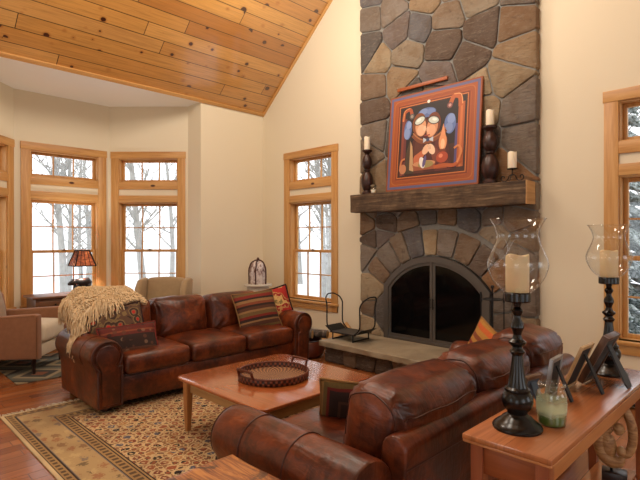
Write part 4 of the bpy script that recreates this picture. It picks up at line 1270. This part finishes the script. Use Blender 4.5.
G().lathe([(.031,.074),(.037,.082),(.037,.1),(.034,.104)], 24, close=False).obj('metal_collar', flat('tarnished_metal', (130,118,96), .4, Metallic=.7), v)
ih = thing('iron_candle_holder', 'wrought iron scroll candle holder at the right end of the mantel', 'candle holder', (-2.09,4.845,MZ))
G().lathe([(0,.125),(.05,.125),(.052,.13),(.05,.133),(0,.131)], 24, close=False).tube([(0,0,.06),(0,0,.126)], .006, 8).obj('plate', m_black, ih)
for s in (-1,1):
    P = smooth_path([(0,0,.075),(s*.03,0,.06),(s*.05,0,.02),(s*.085,0,.006),(s*.115,0,.03),(s*.105,0,.06),(s*.08,0,.055),(s*.085,0,.04)], 6)
    G().tube(P, .005, 6).obj('scroll', m_black, ih)
P = smooth_path([(0,0,.07),(0,-.03,.055),(0,-.055,.012),(0,-.08,.006)], 6)
G().tube(P, .005, 6).obj('scroll', m_black, ih)
candle((-2.09,4.845,MZ+.134), .044, .165, 'short white candle on the wrought iron holder', m_wax2)

# ------------------------------------------------------------------ painting
PW, PH = 1.21, 1.17
pt = thing('painting', 'large orange-bordered painting of two goggled figures leaning on the mantel', 'painting', (-3.035,4.79,MZ))
pt.rotation_euler = (R(-5.2),0,R(0))
pc = {}
def pm(c):
    if c not in pc: pc[c] = (len(pc), flat('oil_paint_%d' % len(pc), c, .55))
    return pc[c][0]
g = G(); lay = [0]
def put(poly, c):
    """poly in 0..1 of the picture, slightly raised brush layers"""
    lay[0] += 1; y = -.004 - lay[0]*.00012
    pts = [((p[0]-.5)*PW, p[1]*PH) for p in poly]
    A = sum(pts[i-1][0]*pts[i][1]-pts[i][0]*pts[i-1][1] for i in range(len(pts)))
    if A < 0: pts = pts[::-1]
    g.add([(x,y,z) for x,z in pts], [tuple(range(len(pts)))], pm(c))
def el(cx, cz, rx, rz, c, n=24, rot=0):
    put([(cx + rx*cos(2*pi*k/n)*cos(rot) - rz*sin(2*pi*k/n)*sin(rot), cz + rx*cos(2*pi*k/n)*sin(rot) + rz*sin(2*pi*k/n)*cos(rot)) for k in range(n)], c)
def rr(m, c, rad=.0): put(rrect(m,m,1-m,1-m,rad,5) if rad else [(m,m),(1-m,m),(1-m,1-m),(m,1-m)], c)
def stroke(pts, w, c):
    P = smooth_path([(a,0,b) for a,b in pts], 6); A, B = [], []
    for i, p in enumerate(P):
        t_ = (P[min(i+1,len(P)-1)]-P[max(i-1,0)]).normalized()
        A.append((p.x - t_.z*w/2, p.z + t_.x*w/2)); B.append((p.x + t_.z*w/2, p.z - t_.x*w/2))
    for i in range(len(P)-1): put([A[i],A[i+1],B[i+1],B[i]], c); lay[0] -= 1
    lay[0] += 1
rr(0, (140,72,36)); rr(.016, (96,92,128)); rr(.042, (158,80,36)); rr(.058,(172,98,50),.05); rr(.066,(152,76,34),.05); rr(.085,(150,72,34),.05); rr(.095,(162,82,38),.05)
for k in range(6):
    stroke([(.2+.1*k,.905),(.25+.1*k,.925),(.3+.1*k,.905)], .014, (146,72,34)); stroke([(.2+.1*k,.095),(.25+.1*k,.075),(.3+.1*k,.095)], .014, (146,72,34))
rr(.11,(120,54,28)); rr(.125,(206,122,62)); rr(.133,(66,34,26)); rr(.145,(34,24,26))
# interior
put([(.145,.145),(.855,.145),(.855,.42),(.145,.38)], (64,34,28))
put([(.16,.15),(.22,.15),(.22,.74),(.16,.74)], (104,52,52)); put([(.165,.15),(.19,.15),(.19,.74),(.165,.74)], (132,64,48))
put([(.78,.18),(.845,.18),(.845,.80),(.78,.80)], (168,86,44)); put([(.80,.18),(.825,.18),(.825,.80),(.80,.80)], (196,112,62)); put([(.755,.18),(.78,.18),(.78,.6),(.755,.6)], (84,74,120))
stroke([(.175,.72),(.19,.81),(.25,.83),(.275,.77)], .035, (166,78,40)); stroke([(.80,.76),(.79,.85),(.73,.87),(.695,.80)], .045, (178,92,48))
stroke([(.175,.72),(.19,.825),(.25,.845)], .008, (222,150,90)); stroke([(.82,.78),(.80,.875),(.73,.89)], .008, (226,160,104))
el(.275,.755,.028,.03,(88,84,84)); el(.275,.755,.015,.016,(150,140,126)); el(.69,.79,.03,.03,(120,70,70)); el(.69,.79,.015,.015,(196,150,140))
el(.235,.62,.045,.10,(96,118,172)); el(.225,.585,.035,.06,(128,150,198)); el(.245,.67,.03,.04,(140,160,206))
el(.70,.61,.06,.10,(96,118,172)); el(.71,.655,.04,.05,(128,150,198)); el(.69,.57,.04,.05,(122,142,190))
el(.445,.765,.10,.05,(90,110,160)); el(.41,.78,.045,.03,(120,142,190)); el(.49,.77,.045,.03,(110,132,182)); el(.365,.66,.078,.115,(126,70,38)); el(.525,.64,.078,.115,(112,58,34))
el(.46,.875,.017,.017,(232,226,214))
# coats
put([(.25,.16),(.30,.50),(.40,.56),(.55,.55),(.68,.48),(.74,.16)], (78,36,32)); put([(.28,.16),(.33,.48),(.42,.5),(.44,.16)], (92,48,38)); put([(.56,.16),(.55,.5),(.65,.46),(.72,.16)], (96,44,40))

el(.385,.625,.062,.095,(214,156,118),24,.15); el(.39,.595,.046,.055,(228,180,146)); el(.51,.60,.062,.095,(208,144,106),24,-.2); el(.505,.575,.046,.055,(224,168,132))
stroke([(.448,.72),(.447,.64),(.45,.54)], .009, (96,48,34))
el(.37,.695,.066,.042,(64,56,50),20,.4); el(.37,.695,.056,.033,(206,214,204),20,.4); el(.525,.675,.066,.042,(64,56,50),20,-.3); el(.525,.675,.056,.033,(200,208,198),20,-.3)
el(.36,.70,.026,.014,(236,238,230),20,.4); el(.535,.68,.026,.014,(236,238,230),20,-.3)
el(.43,.605,.017,.028,(236,192,160)); el(.466,.59,.017,.028,(228,178,146))
stroke([(.43,.535),(.46,.53),(.49,.535)], .012, (150,60,52))
stroke([(.30,.56),(.38,.49),(.47,.47),(.58,.50),(.66,.56)], .05, (128,72,44)); stroke([(.30,.575),(.38,.505),(.47,.487),(.58,.515),(.66,.575)], .010, (176,116,72))
put([(.42,.46),(.47,.485),(.42,.51)], (190,200,214)); put([(.53,.46),(.47,.485),(.53,.51)], (190,200,214)); el(.47,.485,.018,.018,(56,70,104))
# sleeves and hands
put([(.29,.26),(.33,.34),(.44,.40),(.46,.36),(.38,.26),(.33,.22)], (188,104,70)); put([(.62,.24),(.62,.33),(.54,.42),(.50,.38),(.54,.26)], (120,60,46))
el(.455,.39,.035,.055,(228,182,148),16,-.5); el(.515,.385,.035,.06,(236,200,170),16,.5)
for k in range(3): stroke([(.475+.012*k,.43),(.485+.012*k,.385)], .004, (176,120,92))
# bottle, cone, lamp, bowl
put([(.215,.16),(.33,.16),(.31,.40),(.27,.52),(.235,.40)], (72,58,44)); put([(.275,.20),(.325,.18),(.30,.44),(.275,.50)], (188,152,110))
el(.635,.44,.042,.085,(222,150,104)); put([(.60,.47),(.635,.62),(.67,.47)], (222,150,104)); el(.635,.42,.022,.05,(240,190,148))
el(.635,.29,.062,.055,(170,72,46)); el(.62,.305,.022,.02,(220,130,96)); put([(.60,.23),(.67,.23),(.69,.18),(.58,.18)], (150,78,48)); put([(.60,.345),(.67,.345),(.66,.37),(.61,.37)], (122,58,38))
put([(.33,.185),(.55,.185),(.57,.25),(.31,.25)], (150,84,56)); el(.44,.25,.125,.03,(196,140,100)); el(.46,.24,.085,.035,(150,134,84)); el(.42,.26,.03,.06,(226,220,216),16,.3); el(.445,.27,.018,.06,(96,84,130),16,-.2)
stroke([(.55,.20),(.66,.21),(.76,.20),(.83,.25)], .035, (176,88,46)); stroke([(.79,.22),(.83,.32),(.80,.38),(.755,.36)], .02, (206,128,76)); stroke([(.165,.20),(.18,.30),(.22,.32)], .02, (196,120,76)); el(.20,.215,.04,.05,(184,124,88))
order = [m for _, m in sorted(pc.values(), key=lambda q: q[0])]
g.obj('painted_panel', order, pt, smooth=0)
mf = wood('orange_frame_wood', (130,64,30), (160,84,42), (178,100,54), 0, .45)
g = G().box((-PW/2,-.004,0),(PW/2,.022,PH)); g.obj('panel_edge', mf, pt, smooth=0)
rail = tag(G().bbox((-.345,-.014,0),(.345,.012,.04),.004).obj('picture_rail', mf, None, loc=(-3.21,4.918,3.325)), 'narrow orange wooden rail on the chimney stones above the painting', 'picture rail')

# ------------------------------------------------------------------ around the hearth
HZ = .268
lh = thing('log_holder', 'black iron log holder with tall curved ends standing on the hearth', 'log holder', (-3.99,4.53,HZ), R(2))
m_iron = flat('hammered_iron', (38,38,40), .45, Metallic=.6)
G().add([(-.20,-.15,.09),(.20,-.15,.09),(.20,.15,.09),(-.20,.15,.09),(-.29,-.15,.15),(.29,-.15,.15),(.29,.15,.15),(-.29,.15,.15),
         (-.20,-.15,.094),(.20,-.15,.094),(.20,.15,.094),(-.20,.15,.094),(-.29,-.15,.154),(.29,-.15,.154),(.29,.15,.154),(-.29,.15,.154)],
        [(0,3,2,1),(8,9,10,11),(0,4,7,3),(8,11,15,12),(1,2,6,5),(9,13,14,10),(0,1,9,8),(2,3,11,10),(4,0,8,12),(3,7,15,11),(1,5,13,9),(6,2,10,14),(7,4,12,15),(5,6,14,13)]).obj('tray', m_iron, lh, smooth=0)
for s in (-1,1):
    P = smooth_path([(s*.17,-.15,.086),(s*.235,-.15,.14),(s*.262,-.15,.20),(s*.262,-.15,.38),(s*.268,-.15,.44),(s*.30,-.13,.50),(s*.33,-.06,.54),(s*.335,0,.545),(s*.33,.06,.54),(s*.30,.13,.50),(s*.268,.15,.44),(s*.262,.15,.38),(s*.262,.15,.20),(s*.235,.15,.14),(s*.17,.15,.086)], 4)
    G().tube(P, .0085, 8).obj('end_hoop', m_iron, lh)
    for q in (-1,1):
        G().tube([(s*.16,q*.155,.09),(s*.16,q*.155,.0)], .0085, 8).obj('leg', m_iron, lh)
    G().tube([(s*.16,-.155,.008),(s*.16,.155,.008)], .0075, 8).obj('foot_bar', m_iron, lh)
for q in (-1,1): G().tube([(-.2,q*.155,.088),(.2,q*.155,.088)], .0085, 8).obj('rail', m_iron, lh)

# basket with firewood left of the hearth
bk = thing('firewood_basket', 'round reddish brown leather basket on the floor left of the hearth', 'basket', (-4.56,4.30,0))
m_bk = MT('oxblood_leather', .4); m_bk.set('Base Color', m_bk.mix(m_bk.noise(m_bk.co(), 8, 3), hx(66,28,18), hx(120,58,36))); m_bk.bump(m_bk.noise(m_bk.co(), 20, 3), .2, .006); m_bk = m_bk.mat
G().lathe([(0,0),(.17,0),(.22,.03),(.245,.10),(.235,.18),(.205,.215),(.195,.212),(.222,.17),(.228,.10),(.20,.04),(0,.03)], 36, close=False).obj('bowl', m_bk, bk, smooth=60)
G().tube([(.2*cos(2*pi*k/40), .2*sin(2*pi*k/40), .215) for k in range(40)], .009, 8, closed=True).obj('rim', m_darkfoot, bk)
m_bark2 = MT('dark_bark', .95); n1 = m_bark2.noise(m_bark2.map((14,14,4)), 1, 5, .7, 1); m_bark2.set('Base Color', m_bark2.ramp(n1, [(.3,hx(34,28,26)),(.55,hx(96,86,78)),(.7,hx(160,150,140))])); m_bark2.bump(n1, .8, .02); m_bark2 = m_bark2.mat
m_split = wood('split_log_wood', (176,130,78), (204,160,104), (220,182,130), 0, .8)
def log(loc, rot, L, r_, label, split=False):
    t = thing('firewood_log', label, 'firewood', loc, 0, 'firewood left of the hearth'); t.rotation_euler = rot
    n = 14
    if split:
        P = [(0,0)] + [(r_*cos(R(a)), r_*sin(R(a))) for a in range(-45,46,10)]
        vs = [(x, p[0], p[1]) for x in (-L/2,L/2) for p in P]; k = len(P)
        g = G().add(vs, [tuple(range(k))[::-1], tuple(range(k,2*k)), (0,1,k+1,k), (k-1,0,k,2*k-1)]); g.obj('split_face', m_split, t, smooth=0)
        g = G().add(vs, [(i,i+1,k+i+1,k+i) for i in range(1,k-1)]); g.obj('bark', m_bark2, t)
    else:
        P = [(r_*(1+.12*NZ.noise(V((cos(R(a))*2,sin(R(a))*2,L*9))))*cos(R(a)), r_*(1+.12*NZ.noise(V((sin(R(a))*2,cos(R(a))*2,L*7))))*sin(R(a))) for a in range(0,360,24)]
        G().prism(P, -L/2, L/2, axis='x', bev=.004).obj('bark', m_bark2, t)
        G().prism([(a*.9,b*.9) for a,b in P], -L/2-.0015, L/2+.0015, axis='x').obj('end_grain', m_split, t, smooth=0)
log((-4.62,4.25,.284), (0,0,R(30)), .34, .055, 'dark barked log in the leather basket on the side nearest the sofa')
log((-4.50,4.43,.279), (0,0,R(22)), .32, .05, 'dark barked log in the leather basket on the side nearest the window')
log((-4.40,4.70,.20), (R(10),R(-32),R(40)), .46, .12, 'pale split log leaning against the left end of the hearth', True)

# fireplace tools to the right of the doors
ft = thing('fireplace_tool_set', 'black iron fireplace tool stand on the hearth right of the fireplace doors', 'fireplace tools', (-2.24,4.72,HZ))
G().lathe([(0,0),(.10,0),(.10,.012),(.03,.022),(0,.022)], 28, close=False).obj('base', m_iron, ft)
G().tube([(0,0,.02),(0,0,.74)], .009, 8).ball((0,0,.755),.02,10).obj('post', m_iron, ft)
G().tube([(.10*cos(2*pi*k/24), .10*sin(2*pi*k/24), .63) for k in range(24)], .006, 6, closed=True).tube([(-.1,0,.63),(.1,0,.63)], .006, 6).obj('hook_ring', m_iron, ft)
for k, nm in enumerate(('poker','shovel','brush')):
    a = R(200+95*k); x, y = .11*cos(a), .11*sin(a)
    g = G().tube([(x,y,.05),(x,y,.60)], .006, 8).tube(smooth_path([(x,y,.60),(x,y,.66),(x*1.05,y*1.05,.70)],4), [.011]*9, 8)
    if nm == 'shovel': g.bbox((x-.045,y-.006,.03),(x+.045,y+.006,.14),.004)
    if nm == 'brush': g.lathe([(0,.03),(.04,.03),(.03,.14),(.01,.16)], 14, T=TR((x,y,0)))
    if nm == 'poker': g.tube([(x,y,.06),(x+.03,y,.08)], .005, 6)
    g.obj(nm, m_iron, ft)

# ------------------------------------------------------------------ lamp with a bear
lp = thing('table_lamp', 'bear figure table lamp with a glowing amber twig shade by the bay window', 'table lamp', (-7.30,2.49,.7505))
m_bear = flat('black_bear_resin', (26,24,26), .4)
G().lathe([(0,0),(.135,0),(.14,.012),(.13,.03),(0,.035)], 28, close=False, fn=lambda p: V((p.x*.75, p.y*1.1, p.z))).obj('base', m_bear, lp)
g = G()
g.tube([(0,-.12,.125),(0,-.08,.142),(0,0,.145),(0,.07,.150),(0,.12,.125)], [.02,.058,.062,.064,.03], 14)
g.tube([(0,-.085,.15),(0,-.13,.15),(0,-.165,.135),(0,-.19,.125)], [.045,.042,.028,.014], 12)
for sx in (-1,1):
    g.ball((sx*.026,-.125,.19), .013, 8)
    g.tube([(sx*.032,-.07,.12),(sx*.034,-.09,.07),(sx*.034,-.095,.03)], [.03,.02,.022], 10)
    g.tube([(sx*.036,.08,.12),(sx*.038,.085,.07),(sx*.036,.075,.03)], [.036,.022,.024], 10)
g.obj('bear', m_bear, lp, smooth=180)
G().tube([(0,0,.19),(0,0,.44)], .006, 8).obj('stem', m_black, lp)
t = MT('amber_mica', .5); n1 = t.noise(t.map((9,9,20)), 1, 4, .6, 1)
cc = t.ramp(n1, [(.35,hx(96,36,18)),(.55,hx(190,96,48)),(.7,hx(236,160,100))]); t.set('Base Color', cc); t.set('Emission Color', cc); t.set('Emission Strength', .55); m_mica = t.mat
def quad(g, r0, z0, r1, z1, th=0):
    c4 = [(1,1),(-1,1),(-1,-1),(1,-1)]
    g.add([(a*r0,b*r0,z0) for a,b in c4]+[(a*r1,b*r1,z1) for a,b in c4], [(i,(i+1)%4,4+(i+1)%4,4+i) for i in range(4)])
g = G(); quad(g, .138, .385, .07, .60); sh = g.obj('lamp_shade', m_mica, lp, smooth=0)
g = G()
for a, b in ((1,1),(-1,1),(-1,-1),(1,-1)): g.tube([(a*.140,b*.140,.38),(a*.070,b*.070,.605)], .011, 6)
for r0, z in ((.140,.383),(.072,.60)):
    c4 = [(r0,r0,z),(-r0,r0,z),(-r0,-r0,z),(r0,-r0,z)]
    for i in range(4): g.tube([c4[i], c4[(i+1)%4]], .008, 6)
for q in range(4):
    for k in range(1,4):
        f = k/4; T = Mx.Rotation(q*pi/2,4,'Z')
        g.tube([T @ V((.140,-.138+.276*f,.384)), T @ V((.073,-.07+.14*f+.01*sin(k*3+q),.60))], .004, 5)
g.obj('twig_frame', flat('dark_twigs', (44,28,22), .8), sh)
G().ball((0,0,.62),.012,8).tube([(0,0,.43),(0,0,.61)], .004, 6).obj('finial', m_black, lp)

# lantern on the white stand
ln = thing('twig_lantern', 'mottled white lantern with a brown twig frame on the white corner stand', 'lantern', (-5.90,4.56,.8305))
t = MT('mottled_glaze', .35); n1 = t.noise(t.map((14,14,9)), 1, 4, .65, 1)
t.set('Base Color', t.ramp(n1, [(.36,hx(96,58,46)),(.46,hx(176,156,150)),(.56,hx(222,212,206)),(.72,hx(160,140,142))])); m_mott = t.mat
G().lathe([(0,0),(.125,0),(.132,.02),(.132,.20),(.122,.26),(.095,.315),(.055,.345),(.02,.355),(0,.356)], 32, close=False).obj('body', m_mott, ln, smooth=60)
m_twig = flat('brown_twig', (72,36,28), .8)
for k in range(5):
    a = R(20+72*k)
    P = [(.138,.0),(.138,.20),(.128,.262),(.10,.32),(.058,.352),(.02,.365)]
    G().tube(smooth_path([((p+.004*sin(i*2+k))*cos(a), (p+.004*cos(i*3+k))*sin(a), z) for i,(p,z) in enumerate(P)], 4), .010, 6).obj('twig', m_twig, ln)
G().tube(smooth_path([(-.06,.06,.345),(-.05,.05,.375),(0,0,.385),(.05,-.05,.375),(.06,-.06,.345)], 5), .012, 8).ball((.0,0,.385),.02,8).obj('handle', m_twig, ln)
# ------------------------------------------------------------------ outdoors, light, camera
struct(G().box((-90,-60,-.75),(60,90,-.55)).obj('snow_ground', m_snow, smooth=0))
m_bark = MT('grey_bark', .9); m_bark.set('Base Color', m_bark.mix(m_bark.noise(m_bark.co(), 6, 4), hx(134,132,126), hx(186,184,180))); m_bark = m_bark.mat
def tree_mesh(seed):
    r = random.Random(seed); g = G()
    def branch(p, d, L, rad, lv):
        n = 5 if lv == 0 else 3
        pts = [p]; q = p.copy(); dd = d.copy()
        for i in range(n):
            dd = (dd + V((r.uniform(-.2,.2), r.uniform(-.2,.2), r.uniform(-.05,.16)))*(.4 if lv == 0 else 1)).normalized()
            q = q + dd*L/n; pts.append(q.copy())
        g.tube(pts, [rad*(1-.75*i/n) for i in range(n+1)], 6 if lv == 0 else 4 if lv == 1 else 3)
        if lv >= 3: return
        k = (24,6,5)[lv]
        for i in range(k):
            t = r.uniform(.16 if lv == 0 else .25, 1); j = min(n-1, int(t*n)); s = pts[j].lerp(pts[j+1], t*n-j)
            a = r.uniform(0, 2*pi); u = V((cos(a), sin(a), r.uniform(.15,.9))).normalized()
            branch(s, (u + dd*.4).normalized(), L*r.uniform(.2,.42)*(1.1 if lv else .55), rad*(.34 if lv == 0 else .5), lv+1)
    branch(V((0,0,-.05)), V((0,0,1)), r.uniform(7,9), r.uniform(.08,.17), 0)
    return g
protos = []
for k in range(4):
    o = tree_mesh(100+k).obj('bare_tree', m_bark, smooth=0)
    tag(o, 'leafless grey tree in the snowy woods beyond the bay windows', 'tree', 'bare trees in the woods beyond the windows'); protos.append(o)
r = random.Random(11); spots = []
while len(spots) < 46:
    a = r.uniform(R(62), R(200)); d = r.uniform(6, 24)
    x, y = -5.5 + d*cos(a), 3 + d*sin(a)
    if (x < -9.6 or y > 7.6) and all(math.hypot(x-p[0], y-p[1]) > 2.0 for p in spots) and not (x > -4.6 and y < 60) : spots.append((x, y))
for i, (x, y) in enumerate(spots):
    o = protos[i] if i < 4 else dup(protos[i % 4])
    o.location = (x, y, -.55); o.rotation_euler = (0,0,r.uniform(0,6.28))
    if y > 5.05: o['label'] = 'leafless grey tree in the snowy woods outside the window left of the chimney'
# snowy evergreens outside the right-hand window
m_needle = MT('snowy_needles', .9)
n_ = m_needle.noise(m_needle.co(), 16, 5, .7)
m_needle.set('Base Color', m_needle.mix(m_needle.step(n_, .42, .56), hx(70,84,78), hx(170,178,180))); m_needle = m_needle.mat
def spruce(seed):
    r = random.Random(seed); g = G(); H = 7.0
    for lv in range(24):
        z = .3 + lv*.28; L = 1.75*(1-z/H)+.12
        for k in range(13):
            a = 2*pi*k/13 + lv*.7 + r.uniform(-.15,.15); l = L*r.uniform(.75,1.1)
            pts = []
            for i in range(5):
                t = i/4; pts.append((cos(a)*l*t, sin(a)*l*t, z - .32*l*t*t + .05*r.uniform(-1,1)))
            g.tube(pts, [.02,.07,.085,.06,.015], 5)
            for i in (1,2,3):
                for s in (-1,1):
                    b = a + s*.8; p = V(pts[i]); q = p + V((cos(b), sin(b), -.25))*l*.33*(1.1-i*.2)
                    g.tube([p, (p+q)/2+V((0,0,.02)), q], [.03,.05,.012], 4)
    return g
sp0 = None
for i, (x, y, s) in enumerate(((-2.6,9.7,.95),(1.2,9.6,.95),(-.8,13.2,1.0),(3.6,13.0,1.0),(-4.8,13.4,1.0))):
    if sp0 is None:
        o = sp0 = thing('snowy_spruce', '', 'tree'); spruce(3).obj('foliage', m_needle, sp0, smooth=60)
        G().tube([(0,0,0),(0,0,3),(0,0,6.8)], [.12,.08,.02], 8).obj('trunk', m_bark, sp0)
    else: o = dup(sp0)
    o.location = (x, y, -.6); o.scale = (s,s,s); o.rotation_euler = (0,0,i*1.3)
    tag(o, 'snow-laden spruce outside the window right of the stone chimney', 'tree', 'snowy spruces outside the right window')

w = bpy.data.worlds.new('overcast_sky'); S.world = w; w.use_nodes = True
bg = w.node_tree.nodes['Background']; bg.inputs[0].default_value = (.93,.965,1,1); bg.inputs[1].default_value = SKY
def lamp(name, kind, loc, power, col, **kw):
    l = bpy.data.lights.new(name, kind); l.energy = power; l.color = col
    for k, v in kw.items(): setattr(l, k, v)
    o = bpy.data.objects.new(name, l); COL.objects.link(o); o.location = loc
    return o
for i, (x, y, z) in enumerate(((-4.0,1.4,4.4),(-4.0,3.4,4.4),(-2.2,1.3,4.4),(-2.2,3.2,4.4))):
    lamp('added_fill_light', 'POINT', (x,y,z), LAMP, (1,.9,.77), shadow_soft_size=.3)  # unseen point lights added overhead to brighten the room, no fixtures

lamp('lamp_bulb', 'POINT', (-7.30,2.49,1.265), 55, (1,.9,.78), shadow_soft_size=.03)
cam = bpy.data.cameras.new('camera'); co = bpy.data.objects.new('camera', cam); COL.objects.link(co)
cam.sensor_width = 36; cam.lens = 36*484/640
co.location = (0,0,1.5); co.rotation_euler = (pi/2, 0, pi/4)
cam.clip_start = .05; cam.clip_end = 300
S.camera = co
vs = S.view_settings
vs.view_transform = 'Standard'; vs.look = 'None'; vs.gamma = 1; vs.use_curve_mapping = False; vs.exposure = EXPO
